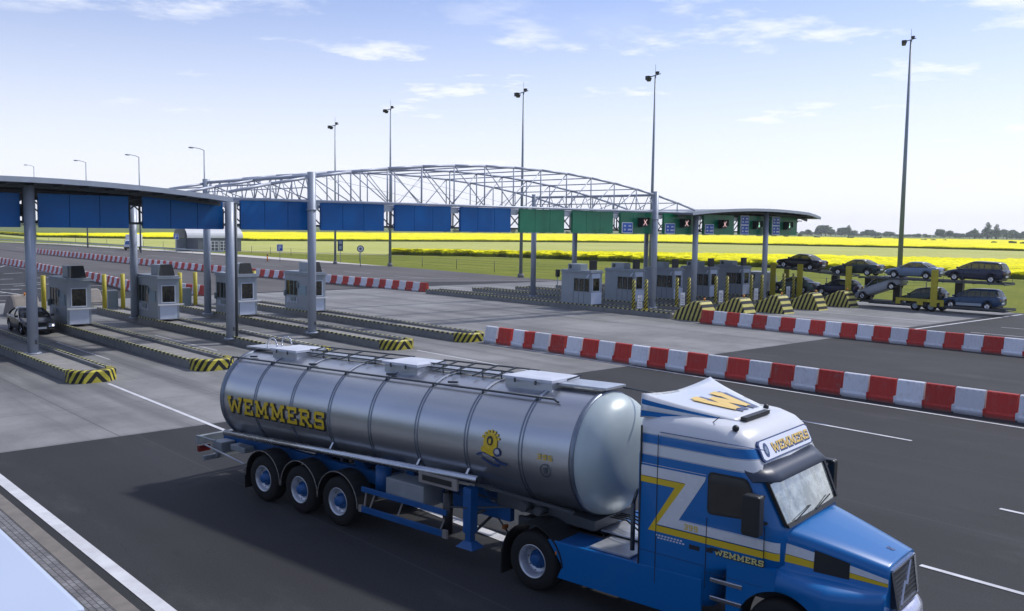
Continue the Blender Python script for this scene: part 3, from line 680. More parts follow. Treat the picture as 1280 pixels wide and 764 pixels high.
# ------------------------------------------------------------------ booths
def make_booth(label, loc, left=True):
    """local: x across 0..1.4 (x=0 is the camera side), y 0 (front, towards -Y) .. ln"""
    t = thing('toll_booth', label, 'toll booth', loc, 0, 'toll booths on the left islands' if left else 'toll booths on the right islands')
    ln_ = 3.3 if left else 3.2; W_ = 1.35; h = 2.5
    wy0, wy1 = (1.5, 3.1) if left else (0.12, 1.80); wz0, wz1 = 1.02, 2.02
    fw0, fw1 = 0.28, 1.06
    b = MB()   # shell with real openings: posts and panels round the windows
    b.box(0, 0.06, 0, wy0, 0, h); b.box(0, 0.06, wy1, ln_, 0, h); b.box(0, 0.06, wy0, wy1, 0, wz0); b.box(0, 0.06, wy0, wy1, wz1, h)
    b.box(W_ - 0.06, W_, 0, ln_, 0, h); b.box(0.06, W_ - 0.06, ln_ - 0.06, ln_, 0, h)
    b.box(0.06, fw0, 0, 0.06, 0, h); b.box(fw1, W_ - 0.06, 0, 0.06, 0, h); b.box(fw0, fw1, 0, 0.06, 0, wz0 + 0.05); b.box(fw0, fw1, 0, 0.06, wz1 + 0.05, h)
    b.build('wall', M_BOOTH, t)
    MB().box(0.07, W_ - 0.07, 0.07, ln_ - 0.07, 0, 0.9).build('inner_counter', mat('booth_interior', (0.06, 0.06, 0.055), 0.8, var=0.3, vscale=6), t)
    r = MB(); r.box(-0.1, W_ + 0.1, -0.12, ln_ + 0.1, h, h + 0.07); r.box(-0.02, W_ + 0.02, -0.04, ln_ + 0.02, h + 0.07, h + 0.20); r.build('roof', M_BOOTH, t, bevel=0.015)
    g = MB().box(0.02, 0.04, wy0, wy1, wz0, wz1); wn = g.build('window', M_BGLASS, t)
    f = MB(); nmul = 3 if left else 3
    for k in range(nmul + 1):
        yy = wy0 + (wy1 - wy0) * k / nmul; f.box(-0.012, 0.018, yy - 0.025, yy + 0.025, wz0, wz1)
    f.box(-0.012, 0.018, wy0, wy1, wz0 - 0.04, wz0); f.box(-0.012, 0.018, wy0, wy1, wz1, wz1 + 0.04); f.build('frame', M_BOOTHD, wn)
    g = MB().box(fw0, fw1, 0.02, 0.04, wz0 + 0.05, wz1 + 0.05); wn = g.build('window', M_BGLASS, t)
    f = MB(); z0, z1 = wz0 + 0.05, wz1 + 0.05
    f.box(fw0 - 0.05, fw0, -0.014, -0.002, z0 - 0.05, z1 + 0.05); f.box(fw1, fw1 + 0.05, -0.014, -0.002, z0 - 0.05, z1 + 0.05); f.box(fw0, fw1, -0.014, -0.002, z1, z1 + 0.05); f.box(fw0, fw1, -0.014, -0.002, z0 - 0.05, z0); f.build('frame', M_BOOTHW, wn)
    a = MB()
    if left: a.box(0.35, 1.15, 0.9, 1.9, h + 0.20, h + 0.86)
    else: a.box(0.25, 1.10, 1.35, 2.75, h + 0.20, h + 0.66)
    a.build('air_unit', M_ACU, t, bevel=0.03)
    if not left: MB().cyl((0.246, 2.45, h + 0.44), (0.225, 2.45, h + 0.44), 0.17, n=16).build('fan_grille', M_DSTEEL, t)
    # dark lane display panel on the roof
    s_ = MB()
    if left: s_.loft([[(0.30, 0.10, h + .2), (1.15, 0.10, h + .2), (1.15, 0.5, h + .2), (0.30, 0.5, h + .2)], [(0.36, 0.28, h + .90), (1.05, 0.28, h + .90), (1.05, 0.42, h + .90), (0.36, 0.42, h + .90)]])
    else: s_.box(0.3, 1.0, 0.25, 0.45, h + 0.22, h + 0.98); s_.box(0.28, 1.02, 0.1, 0.25, h + 0.94, h + 0.98)
    s_.build('display_panel', M_BLACK, t)
    d = MB(); q = 0.03 if left else 0.03
    if left:
        d.box(0.12, 1.2, -0.035, -0.016, 0.02, 0.86); d.build('front_panel', M_BOOTHW, t)
        MB().box(-0.02, W_ + 0.25, -0.16, -0.037, 0.88, 0.95).build('ledge', M_WHITE, t)
        e = MB(); e.box(-0.035, -0.014, 0.3, 1.2, 1.1, 1.75); e.build('side_plate', mat('blue_grey_plate', (0.20, 0.30, 0.38), 0.5), t)
        MB().box(-0.09, -0.016, 1.35, 1.48, 1.55, 1.95).build('intercom', M_BOOTHD, t); MB().box(-0.12, -0.016, 3.12, 3.28, 0.9, 1.3).build('card_reader', M_BOOTHD, t); MB().box(-0.07, -0.042, 1.7, 2.4, 0.62, 0.88).build('tray', M_BOOTHD, t)
        e = MB()
        for k in range(7): e.box(-0.024, -0.0135, 1.55 + k * 0.22, 1.68 + k * 0.22, 0.45 + 0.05 * (k % 2), 0.85)
        e.build('notice', M_BOOTHW, t)
    else:
        d.box(0.06, 1.28, -0.035, -0.016, 0.02, 0.96); d.build('front_panel', M_BOOTHW, t)
        e = MB(); e.box(0.1, 1.1, -0.04, -0.016, 2.12, 2.45); e.build('side_plate', M_BOOTHW, t)
        e = MB(); e.bar((-0.35, 0.1, 2.15), (-0.001, 0.15, 2.4), 0.06); e.build('lamp_arm', M_BOOTHW, t)
        for yy in (0.7, 1.25, 1.84): MB().box(-0.008, -0.001, yy - 0.012, yy + 0.012, 0.02, 1.0).build('panel_seam', M_DSTEEL, t)
    return t
BL = ['first left toll booth, right beside the black car', 'second left toll booth, behind a rear pillar', 'third left toll booth, half hidden by the front pillar', 'fourth left toll booth, behind the pillar where the truss begins']
for i in range(4): make_booth('grey ' + BL[i], (LX[i + 1] + 0.15, 56.3, 0.43), True)
BR = ['leftmost of the five right toll booths, beside the small black traffic light', 'second right toll booth, behind the first pair of striped posts', 'middle right toll booth, just right of the tall pillar', 'fourth right toll booth, behind a pillar', 'rightmost toll booth, next to the car transporter']
for i in range(5): make_booth('blue-grey ' + BR[i], (RX[i] + 0.2, 49.3, 0.43), False)

# ------------------------------------------------------------------ posts
def striped_post(label, loc):
    t = thing('striped_post', label, 'bollard', loc, 0, 'yellow and black striped posts before the right booths')
    b = MB().cyl((0, 0, 0), (0, 0, 2.35), 0.135, n=14); b.build('shaft', M_HAZ_POST, t); MB().box(-0.19, 0.19, -0.19, 0.19, 0, 0.12).build('foot', M_YPOST, t); return t
def notice_plate(label, loc):
    t = thing('notice_plate', label, 'notice', loc, 0, 'white notice plates between the striped posts')
    MB().box(-0.28, 0.28, -0.04, 0.04, 0.15, 1.15).build('plate', M_WHITE, t)
    b = MB(); [b.box(-0.2, 0.2 - 0.06 * (k % 3), -0.046, -0.041, 0.3 + 0.12 * k, 0.335 + 0.12 * k) for k in range(6)]; [b.box(-0.287, -0.281, -0.03, 0.03, 0.3 + 0.12 * k, 0.335 + 0.12 * k) for k in range(6)]; b.build('lines', M_DSTEEL, t)
    MB().box(-0.05, 0.05, -0.03, 0.03, 0, 0.15).build('stand', M_DSTEEL, t); return t
ON = ['first', 'second', 'third', 'fourth', 'fifth']
for i in range(5):
    for s_ in (0, 1): striped_post('%s striped post of the %s pair from the left on the right-hand islands' % (('left', 'right')[s_], ON[i]), (RX[i] + 0.42 + 1.1 * s_ * (1 if i else 0.95), 44.7 + 0.35 * (1 - s_), 0.29))
    notice_plate('white notice plate between the %s pair of striped posts from the left' % ON[i], (RX[i] + 0.97, 44.9, 0.29))
def yellow_post(label, loc):
    t = thing('yellow_post', label, 'bollard', loc, 0, 'plain yellow posts behind the left booths')
    b = MB().cyl((0, 0, 0), (0, 0, 2.5), 0.15, n=14); b.build('shaft', M_YPOST, t); MB().box(-0.2, 0.2, -0.2, 0.2, 0, 0.06).build('foot', M_KERB, t); return t
for i, xs in enumerate(([18.2], [22.1, 23.35], [27.45, 28.6], [33.3])):
    for j, x_ in enumerate(xs):
        yellow_post('plain yellow post, ' + ['left of the first left booth', 'left of the pair between the first and second left booths', 'right of the pair between first and second left booths', 'left of the pair between the second and third left booths', 'right of the pair between the second and third left booths', 'single one between the third and fourth left booths'][[0, 1, 3, 5][i] + j], (x_, 66.0, 0.29))
for i, (x_, l_) in enumerate(((22.75, 'grey sensor cabinet between the first pair of yellow posts'), (28.05, 'grey sensor cabinet between the second pair of yellow posts'), (32.75, 'grey sensor cabinet left of the single yellow post'))):
    t = thing('sensor_cabinet', l_, 'cabinet', (x_, 66.4, 0.29), 0, 'sensor cabinets behind the left booths')
    MB().box(-0.35, 0.35, -0.2, 0.2, 0, 1.35).build('box', M_BOOTH, t, bevel=0.02); MB().box(-0.33, 0.33, -0.21, -0.201, 0.1, 1.25).build('door', M_BOOTHD, t)

# small traffic light on a pole and camera pole by the right booths
t = thing('traffic_light', 'small black traffic light on a thin pole left of the first right booth', 'traffic light', (53.95, 53.4, 0.29))
MB().cyl((0, 0, 0), (0, 0, 2.5), 0.04, n=8).build('pole', M_POLE, t)
b = MB(); b.box(-0.14, 0.14, -0.12, 0.12, 2.15, 2.75); b.box(-0.14, 0.14, -0.34, -0.12, 2.70, 2.73); b.box(-0.14, 0.14, -0.3, -0.12, 2.42, 2.45); b.build('head', M_BLACK, t)

# ------------------------------------------------------------------ water-filled barrier blocks
def barrier_proto(col):
    b = MB(); Lh = 0.5
    sec = [(-0.24, 0.0), (-0.24, 0.16), (-0.20, 0.24), (-0.115, 0.84), (-0.10, 0.90), (-0.06, 0.93), (0.06, 0.93), (0.10, 0.90), (0.115, 0.84), (0.20, 0.24), (0.24, 0.16), (0.24, 0.0)]
    rings = []
    for k in range(21):
        y_ = -Lh + k * 0.05; g_ = 0.022 if k % 5 in (2, 3) and 1 < k < 19 else 0.0
        rings.append([(x_ - (g_ if x_ > 0 else -g_) * (1 if 0.2 < z_ < 0.88 else 0), y_, z_) for x_, z_ in sec])
    b.loft(rings, smooth=False)
    b.box(-0.25, 0.25, Lh, Lh + 0.07, 0.05, 0.30)   # coupling foot
    b.box(-0.25, -0.13, -0.18, -0.04, 0.0, 0.05)
    return b.build('barrier_block', M_REDB if col == 'red' else M_WHTB, bevel=0.0)
PR = {'red': barrier_proto('red'), 'white': barrier_proto('white')}
used_b = set()
def put_barrier(col, x_, y_, rz, label, group, z=0.0, sc=1.0):
    if col not in used_b:
        used_b.add(col); o = PR[col]
    else: o = PR[col].copy(); C.objects.link(o)
    o.location = (x_, y_, z); o.rotation_euler = (0, random.uniform(-0.012, 0.012), rz + random.uniform(-0.02, 0.02)); o.scale = (1, sc, 1)
    return tag(o, label, 'barrier block', group)
NUM = ['first', 'second', 'third', 'fourth', 'fifth', 'sixth', 'seventh', 'eighth', 'ninth', 'tenth', 'eleventh', 'twelfth', 'thirteenth', 'fourteenth', 'fifteenth', 'sixteenth', 'seventeenth', 'eighteenth', 'nineteenth', 'twentieth']
def nth(k): return NUM[k] if k < 20 else 'twenty-' + NUM[k - 20]
# near row, from the nose of the fifth island to beyond the right edge
edges = [38.69, 37.7, 36.5, 35.35, 34.85, 33.7, 32.5, 31.4, 30.35, 29.32, 28.28, 27.2, 26.14, 25.07, 24.0]
while edges[-1] > 7.5: edges.append(edges[-1] - 1.06)
for k, (a, c) in enumerate(zip(edges, edges[1:])):
    col = 'white' if k % 2 == 0 else 'red'; ym = (a + c) / 2; x_ = 33.55 + (38.7 - ym) * 0.022
    put_barrier(col, x_, ym, 0.02 + (0.5 if k == 3 else 0.0), '%s %s barrier block from the left end of the near barrier row' % (nth(k // 2), col), 'near barrier row between the lanes', sc=min(1.0, (a - c) / 1.06) if k != 3 else 0.8)
# far row
k = 0; ym = 37.5
while ym > 8:
    col = 'red' if k % 2 == 0 else 'white'
    put_barrier(col, 52.75 + 0.01 * (k % 3), ym, 0.0, '%s %s barrier block from the left end of the far barrier row' % (nth(k // 2), col), 'far barrier row before the right lanes'); ym -= 1.035; k += 1
# rows behind the plaza
def curve_row(pts, name, start, grp):
    tot = [0]
    for a, c in zip(pts, pts[1:]): tot.append(tot[-1] + math.dist(a, c))
    s_ = 0.5; k = start
    while s_ < tot[-1]:
        for i in range(len(pts) - 1):
            if s_ <= tot[i + 1]:
                f = (s_ - tot[i]) / (tot[i + 1] - tot[i]); a, c = pts[i], pts[i + 1]; x_ = a[0] + (c[0] - a[0]) * f; y_ = a[1] + (c[1] - a[1]) * f
                ang = math.atan2(-(c[0] - a[0]), (c[1] - a[1])); break
        col = 'red' if k % 2 == 0 else 'white'
        put_barrier(col, x_, y_, ang, '%s barrier block in the %s' % (col, name), grp + ': ' + col); s_ += 1.1; k += 1
curve_row([(54.5, 71.8), (54.1, 82), (53.7, 90.5), (53.2, 104), (52.6, 120), (52.7, 145), (53.2, 195), (53.9, 206)], 'long curving barrier row behind the left booths', 0, 'long barrier row behind the plaza')
curve_row([(31.6, 86.5), (33.4, 100), (34.3, 116), (35.5, 133), (35.9, 152)], 'barrier row on the far left beyond the first booth', 1, 'barrier row on the far left')
curve_row([(34.9, 77.9), (34.5, 80), (34.1, 83.2)], 'short barrier row seen between the second and third left booths', 0, 'short barrier row behind the second booth')

# ------------------------------------------------------------------ masts, lamps, signs
def mast(label, x_, y_, h, r0):
    t = thing('floodlight_mast', label, 'light mast', (x_, y_, 0), 0, 'tall floodlight masts')
    MB().cyl((0, 0, 0), (0, 0, h), r0, r0 * 0.38, n=14).build('pole', M_POLE, t)
    MB().cyl((0, 0, 0), (0, 0, 0.5), r0 * 1.7, n=12).build('base', M_KERB, t)
    M_ = M_BLACK; u = Vector((-RT.x, -RT.y, 0)).normalized(); v_ = Vector((FW.x, FW.y, 0)).normalized()
    b = MB(); b.bar(u * 0.9 + Vector((0, 0, h - 0.3)), -u * 0.6 + Vector((0, 0, h + 0.2)), 0.10); b.build('bracket', M_, t)
    for du, dv, dz, s_ in ((0.85, -0.15, -0.30, 0.50), (0.65, 0.4, -0.40, 0.44), (-0.25, 0, 0.32, 0.34)):
        c_ = u * du + v_ * dv + Vector((0, 0, h + dz)); f = MB()
        f.loft([[c_ + Vector((sx * s_ * .5, sy * s_ * .5, 0.22 * s_ * 1.6)) for sx, sy in ((-1, -1), (1, -1), (1, 1), (-1, 1))], [c_ + u * 0.15 * s_ + Vector((sx * s_ * .38, sy * s_ * .38, -0.35 * s_ * 1.6)) for sx, sy in ((-1, -1), (1, -1), (1, 1), (-1, 1))]])
        f.build('floodlight', M_, t)
    MB().cyl((0, 0, h), (0, 0, h + 1.3), 0.02, n=5).build('lightning_rod', M_, t)
    return t
mast('tallest-looking floodlight mast at the right, behind the car transporter', 113, 52, 30.0, 0.33)
mast('floodlight mast rising behind the right end of the arched truss', 85.9, 69.6, 24.4, 0.24)
mast('floodlight mast rising behind the middle of the arched truss', 81.4, 87.3, 23.7, 0.24)
mast('floodlight mast seen through the left half of the arched truss', 84.8, 121.6, 24.8, 0.24)
mast('slim distant mast just right of the pillar at the left truss end', 81.6, 132.8, 22.8, 0.20)
for (x_, y_, h, l_) in ((74.3, 166.7, 20.0, 'nearest street lamp with a side arm, at the left end of the truss'), (73.65, 197.2, 20.1, 'second nearest street lamp with a side arm over the left roof'), (75.4, 236.1, 20.7, 'third street lamp with a side arm over the left roof'), (81, 299.9, 22.5, 'farthest street lamp with a side arm at the left edge')):
    t = thing('street_lamp', l_, 'street lamp', (x_, y_, 0), 0, 'street lamps along the far road')
    MB().cyl((0, 0, 0), (0, 0, h), 0.2, 0.1, n=10).build('pole', M_POLE, t)
    u = Vector((-RT.x, -RT.y, 0)).normalized(); b = MB(); p = [Vector((0, 0, h - 0.05)), u * 0.8 + Vector((0, 0, h + 0.25)), u * 2.0 + Vector((0, 0, h + 0.45))]; b.tube(p, 0.06, 6); b.build('arm', M_POLE, t)
    c_ = u * 2.4 + Vector((0, 0, h + 0.42)); b = MB(); b.sphere(c_, 0.55, 10, 6, (1.0, 1.0, 0.28)); b.build('lamp_head', M_ACU, t)
def face_cam(x_, y_): return math.atan2(y_, x_) + PI / 2 + PI   # local -y looks at the camera
def road_sign(label, x_, y_, h, kind):
    t = thing('road_sign', label, 'road sign', (x_, y_, 0), math.atan2(y_, x_) - PI / 2)
    MB().cyl((0, 0, 0), (0, 0, h), 0.05, n=8).build('post', M_POLE, t)
    if kind == 'P':
        MB().box(-0.5, 0.5, -0.09, -0.055, h - 1.2, h).build('plate', M_WHITE, t); MB().box(-0.44, 0.44, -0.1, -0.092, h - 1.12, h - 0.08).build('face', M_SIGNB, t)
        b = MB(); b.box(-0.22, -0.08, -0.108, -0.102, h - 1.0, h - 0.2); b.box(-0.08, 0.16, -0.108, -0.102, h - 0.32, h - 0.2); b.box(-0.08, 0.16, -0.108, -0.102, h - 0.66, h - 0.54); b.box(0.12, 0.24, -0.1065, -0.1025, h - 0.62, h - 0.24); b.build('letter', M_WHITE, t)
    elif kind == 'tall':
        MB().box(-0.45, 0.45, -0.09, -0.055, h - 2.0, h).build('plate', mat('dark_sign_blue', (0.02, 0.06, 0.12), 0.4), t)
        b = MB(); b.box(-0.28, 0.28, -0.1, -0.092, h - 0.8, h - 0.3); b.box(-0.2, 0.2, -0.1, -0.092, h - 1.7, h - 1.1); b.build('symbol', M_ACU, t)
    else:
        MB().cyl((0, -0.055, h - 0.5), (0, -0.09, h - 0.5), 0.55, n=24).build('plate', mat('sign_ring', (0.10, 0.12, 0.16), 0.4), t)
        MB().cyl((0, -0.092, h - 0.5), (0, -0.1, h - 0.5), 0.40, n=24).build('face', M_WHITE, t); MB().cyl((0, -0.102, h - 0.5), (0, -0.108, h - 0.5), 0.2, n=20).build('symbol', mat('sign_ring', (0.1, 0.12, 0.16)), t)
    return t
road_sign('blue and white parking sign beyond the left lanes, between two pillars', 77.5, 144, 3.0, 'P')
road_sign('tall dark blue sign right of the pillar at the left truss end', 85.2, 137, 4.0, 'tall')
road_sign('round grey and white sign on a thin post beside the far road', 79.5, 122, 3.3, 'round')
road_sign('small blue parking sign standing left of the arched shed', 82.5, 200, 4.0, 'P')
t = thing('bollard', 'small red and yellow marker post below the parking sign', 'marker post', (76.2, 146, 0)); MB().cyl((0, 0, 0), (0, 0, 0.9), 0.12, n=10).build('shaft', M_AMBER, t); MB().cyl((0, 0, .9), (0, 0, 1.3), 0.13, n=10).build('cap', M_REDL, t)

# wire fence along the grass
t = thing('wire_fence', 'thin wire fence on grey posts along the grass beyond the road', 'fence', (94, 200, 0))
pts = [(86, 318), (90, 280), (95.5, 240), (96, 200), (94, 170), (91, 140), (88.5, 118), (88, 100), (88, 84), (90, 60), (93, 40)]
acc = []
for a, c in zip(pts, pts[1:]):
    n_ = max(1, int(math.dist(a, c) / 9)); acc += [(a[0] + (c[0] - a[0]) * k / n_, a[1] + (c[1] - a[1]) * k / n_) for k in range(n_)]
acc.append(pts[-1])
for x_, y_ in acc: MB().cyl((x_ - 94, y_ - 200, 0), (x_ - 94, y_ - 200, 1.6), 0.045, n=6).build('post', M_DSTEEL, t)
b = MB()
for z in (0.4, 0.8, 1.2, 1.5):
    for a, c in zip(acc, acc[1:]): b.cyl((a[0] - 94, a[1] - 200, z), (c[0] - 94, c[1] - 200, z), 0.012, n=4, caps=False)
b.build('wire', M_DSTEEL, t)
# steel guard rail further out on the left
t = thing('guard_rail', 'low steel guard rail beside the far left road', 'guard rail', (82, 260, 0)); b = MB()
gp = [(74, 318), (80, 275), (83.5, 225), (84, 180)]
for a, c in zip(gp, gp[1:]): b.bar((a[0] - 82, a[1] - 260, 0.65), (c[0] - 82, c[1] - 260, 0.65), 0.05, 0.3)
b.build('rail', M_ACU, t)
for a, c in zip(gp, gp[1:]):
    for k in range(6): x_ = a[0] + (c[0] - a[0]) * k / 6; y_ = a[1] + (c[1] - a[1]) * k / 6; MB().cyl((x_ + 0.12 - 82, y_ - 260, 0), (x_ + 0.12 - 82, y_ - 260, 0.75), 0.05, n=6).build('post', M_POLE, t)

# arched shed
t = thing('arched_shed', 'grey shed with a white barrel roof and white lattice gates beyond the left lanes', 'shed', (88.5, 206, 0))
W2 = 3.7; b = MB(); base = 3.0
arc = [(-W2 * math.cos(PI * k / 16) , base + 2.6 * math.sin(PI * k / 16)) for k in range(17)]
b.prism([(-W2, 0), (-W2, base)] + arc[1:-1] + [(W2, base), (W2, 0)], 'x', 0, 10.4); b.build('wall', mat('shed_wall', (0.13, 0.14, 0.16), 0.8, var=0.15, vscale=0.6), t)
r = MB(); o_ = [(y_ * 1.03, z_ + 0.05 + 0.0) for y_, z_ in arc]; i_ = [(y_ * 1.045, z_ + 0.17) for y_, z_ in arc]
r.prism(o_ + i_[::-1], 'x', -2.6, 10.8); r.build('roof', mat('white_roof_sheet', (0.55, 0.57, 0.60), 0.45, 0.0, var=0.04, vscale=0.5), t)
MB().box(-2.3, -0.02, 2.9, 3.5, 0, 2.9).build('porch_wall', M_BOOTH, t)
g = MB()
for gx in (2.0, 5.0):
    g.box(gx, gx + 2.7, -W2 - 0.25, -W2 - 0.18, 0.1, 0.2); g.box(gx, gx + 2.7, -W2 - 0.25, -W2 - 0.18, 2.3, 2.42)
    for k in range(4): g.box(gx + k * 0.87, gx + k * 0.87 + 0.12, -W2 - 0.249, -W2 - 0.181, 0.2, 2.3)
    for z in (0.9, 1.6): g.box(gx + .12, gx + 2.6, -W2 - 0.245, -W2 - 0.185, z, z + 0.1)
g.build('gate', M_WHITE, t)

# white flat roofed cabin at the bottom left corner
t = thing('flat_roof_cabin', 'pale bluish white flat roof of a cabin in the bottom left corner', 'cabin', (0.6, 12, 0.05))
MB().box(-2.6, 1.7, -3.3, 6.0, 0, 2.72).build('wall', M_BOOTH, t)
r = MB(); r.box(-2.9, 1.98, -3.68, 6.3, 2.72, 2.95); r.build('roof', mat('pale_roof_membrane', (0.42, 0.49, 0.62), 0.5, var=0.03, vscale=0.4), t, bevel=0.06)
r = MB(); r.box(-2.9, 1.93, -3.72, -3.685, 2.80, 2.93); r.build('gutter_trim', M_CHROME, t)
# ------------------------------------------------------------------ cars
def paintm(name, col, rough=0.32): return mat(name, col, rough, 0.0, var=0.04, vscale=2, coat=0.3, spec=0.4)
def lerp(a, b, f): return a + (b - a) * f
def interp(tab, x_):
    if x_ <= tab[0][0]: return tab[0][1:]
    for a, c in zip(tab, tab[1:]):
        if x_ <= c[0]:
            f = (x_ - a[0]) / (c[0] - a[0]); return tuple(lerp(p, q, f) for p, q in zip(a[1:], c[1:]))
    return tab[-1][1:]
SHAPES = {
 'sedan': dict(body=[(-2.25, .45, .88, .74), (-2.2, .32, .97, .80), (-1.9, .27, 1.00, .85), (-1.2, .24, .99, .87), (0, .22, .96, .87), (0.95, .22, .93, .87), (1.5, .24, .84, .86), (1.95, .28, .74, .82), (2.2, .34, .64, .74), (2.27, .42, .58, .66)],
               gl=[(.90, -1.78, 1.12, .80), (1.18, -1.38, .66, .72), (1.36, -.98, .30, .62), (1.42, -.80, .12, .56)], roof=2, wb=(-1.35, 1.38), pil=[-.30], wr=.31),
 'hatch': dict(body=[(-1.95, .42, .90, .74), (-1.9, .30, .98, .80), (-1.6, .26, 1.0, .83), (-.8, .23, .97, .84), (0, .22, .95, .84), (0.9, .22, .92, .84), (1.45, .26, .82, .82), (1.8, .32, .70, .76), (1.93, .42, .62, .68)],
               gl=[(.90, -1.90, 1.05, .77), (1.18, -1.76, .62, .70), (1.37, -1.55, .28, .61), (1.44, -1.35, .05, .55)], roof=2, wb=(-1.2, 1.22), pil=[-.25, -1.2], wr=.30),
 'mpv': dict(body=[(-2.3, .45, 1.0, .80), (-2.25, .34, 1.10, .86), (-1.9, .30, 1.10, .89), (-1.0, .28, 1.07, .90), (0, .27, 1.03, .90), (1.0, .27, .99, .90), (1.6, .30, .90, .88), (2.05, .36, .76, .82), (2.25, .45, .66, .72)],
               gl=[(.98, -2.25, 1.45, .84), (1.30, -2.15, .90, .78), (1.56, -1.98, .35, .70), (1.66, -1.75, .05, .62)], roof=2, wb=(-1.42, 1.40), pil=[.15, -.85, -1.55], wr=.32),
}
def make_car(name, kind, m_, label, loc=(0, 0, 0), rz=0.0, group=None, lit=False, trim=None):
    """local: x forward, origin on the ground under the middle"""
    S_ = SHAPES[kind]; t = thing(name, label, 'car', loc, rz, group)
    wr = S_['wr']
    b = MB(); xs = []
    x0, x1 = S_['body'][0][0], S_['body'][-1][0]; n_ = 40
    for k in range(n_ + 1): xs.append(x0 + (x1 - x0) * k / n_)
    rings = []
    for x_ in xs:
        zb, zt, w_ = interp(S_['body'], x_)
        for wx in S_['wb']:
            d = abs(x_ - wx); R_ = wr + 0.07
            if d < R_: zb = max(zb, wr + math.sqrt(R_ * R_ - d * d) - 0.02)
        zm = zb + (zt - zb) * 0.45
        half = [(w_ * .90, zb), (w_ * .985, zb + .06 if zt - zb > .3 else zb + .02), (w_, zm), (w_ * .985, zt - .12), (w_ * .94, zt - .035), (w_ * .84, zt), (0.001, zt + .025)]
        rings.append([(x_, -y_, z_) for y_, z_ in half] + [(x_, y_, z_) for y_, z_ in half[::-1]])
    b.loft(rings, smooth=True); body = b.build('body', m_, t)
    bm = bmesh.new(); bm.from_mesh(body.data)
    for f in bm.faces: f.smooth = True
    bm.to_mesh(body.data); bm.free()
    # dark underbody so arches read as openings
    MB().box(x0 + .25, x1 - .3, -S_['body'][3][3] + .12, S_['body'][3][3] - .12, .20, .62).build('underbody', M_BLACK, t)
    G_ = S_['gl']
    def ring(z_, xa, xb, w_, e=0.0):
        c = 0.16; w_ += e; xa -= e; xb += e
        return [(xa, -w_ + c, z_), (xa + c, -w_, z_), (xb - c * 1.6, -w_, z_), (xb, -w_ + c * 1.3, z_), (xb + .03, 0, z_), (xb, w_ - c * 1.3, z_), (xb - c * 1.6, w_, z_), (xa + c, w_, z_), (xa, w_ - c, z_), (xa - .03, 0, z_)]
    g = MB(); g.loft([ring(*q) for q in G_[:3]], smooth=False); gl = g.build('windows', M_CGLASS, t)
    r = MB(); r.loft([ring(G_[2][0] - 0.045, G_[2][1] - .03, G_[2][2] + .04, G_[2][3] + .012), ring(G_[2][0], *G_[2][1:], .012), ring(*G_[3]), ring(G_[3][0] + .02, G_[3][1] + .25, G_[3][2] - .25, G_[3][3] - .2)], smooth=True); r.build('roof', m_, t)
    p = MB()
    def gp(i, z_):   # x limits/width at height
        for a, c in zip(G_, G_[1:]):
            if z_ <= c[0]: f = (z_ - a[0]) / (c[0] - a[0]); return [lerp(u, v_, f) for u, v_ in zip(a[1:], c[1:])]
        return G_[-1][1:]
    for sy in (-1, 1):
        za_, zb_ = G_[0][0], G_[2][0]
        for ends in ('a', 'b'):
            q = []
            for z_ in (za_ + .02, (za_ + zb_) / 2, zb_ - .02):
                xa, xb, w_ = gp(0, z_); q.append(Vector((xa + .13 if ends == 'a' else xb - .18, sy * (w_ + .004), z_)))
            for u, v_ in zip(q, q[1:]): p.bar(u, v_, .035, .10 if ends == 'a' else .06, up=(0, 1, 0))
        for px in S_['pil']:
            q = [Vector((px + (z_ - za_) * 0.05, sy * (gp(0, z_)[2] + .004), z_)) for z_ in (za_ + .02, (za_ + zb_) / 2, zb_ - .02)]
            for u, v_ in zip(q, q[1:]): p.bar(u, v_, .03, .07, up=(0, 1, 0))
    p.build('pillars', m_, t)
    zb, zt, w_ = interp(S_['body'], 2.0 if kind != 'hatch' else 1.75)
    for sy in (-1, 1):
        wf = interp(S_['body'], x1 - .08)[2]; zf = interp(S_['body'], x1 - .08)[1]
        h = MB(); h.loft([[(x1 - .14, sy * (wf + .01), zf - .17), (x1 + .012, sy * (wf - .06), zf - .17), (x1 + .012, sy * (wf - .36), zf - .17), (x1 - .14, sy * (wf - .36), zf - .17)],
                          [(x1 - .18, sy * (wf + .01), zf - .02), (x1 - .03, sy * (wf - .06), zf - .02), (x1 - .03, sy * (wf - .36), zf - .02), (x1 - .18, sy * (wf - .36), zf - .02)]])
        hl_ = h.build('headlight', M_CHROME, t)
        if lit: MB().sphere((x1 + .01, sy * (wf - .14), zf - .10), .055, 10, 6, (.4, 1, 1)).build('bulb', M_LAMPW, hl_)
        l = MB(); l.box(x0 - .012, x0 + .1, min(sy * .48, sy * .74), max(sy * .48, sy * .74), .72, .88); l.build('tail_light', M_REDL, t)
        mi = MB(); xm = G_[0][2] - .35; mi.box(xm, xm + .12, min(sy * (G_[0][3] + .06), sy * (G_[0][3] + .24)), max(sy * (G_[0][3] + .06), sy * (G_[0][3] + .24)), G_[0][0] + .04, G_[0][0] + .17); mi.build('mirror', m_, t, bevel=.02)
    k = MB(); k.box(x0 - .02, x0 + .05, -.26, .26, .50, .62); k.build('number_plate', M_WHITE, t)
    k = MB(); k.box(x1 - .02, x1 + .03, -.26, .26, .36, .47); k.build('number_plate', M_WHITE, t)
    k = MB(); k.box(x1 - .06, x1 + .015, -.33, .33, zt - .27, zt - .16); k.build('grille', M_BLACK, t)
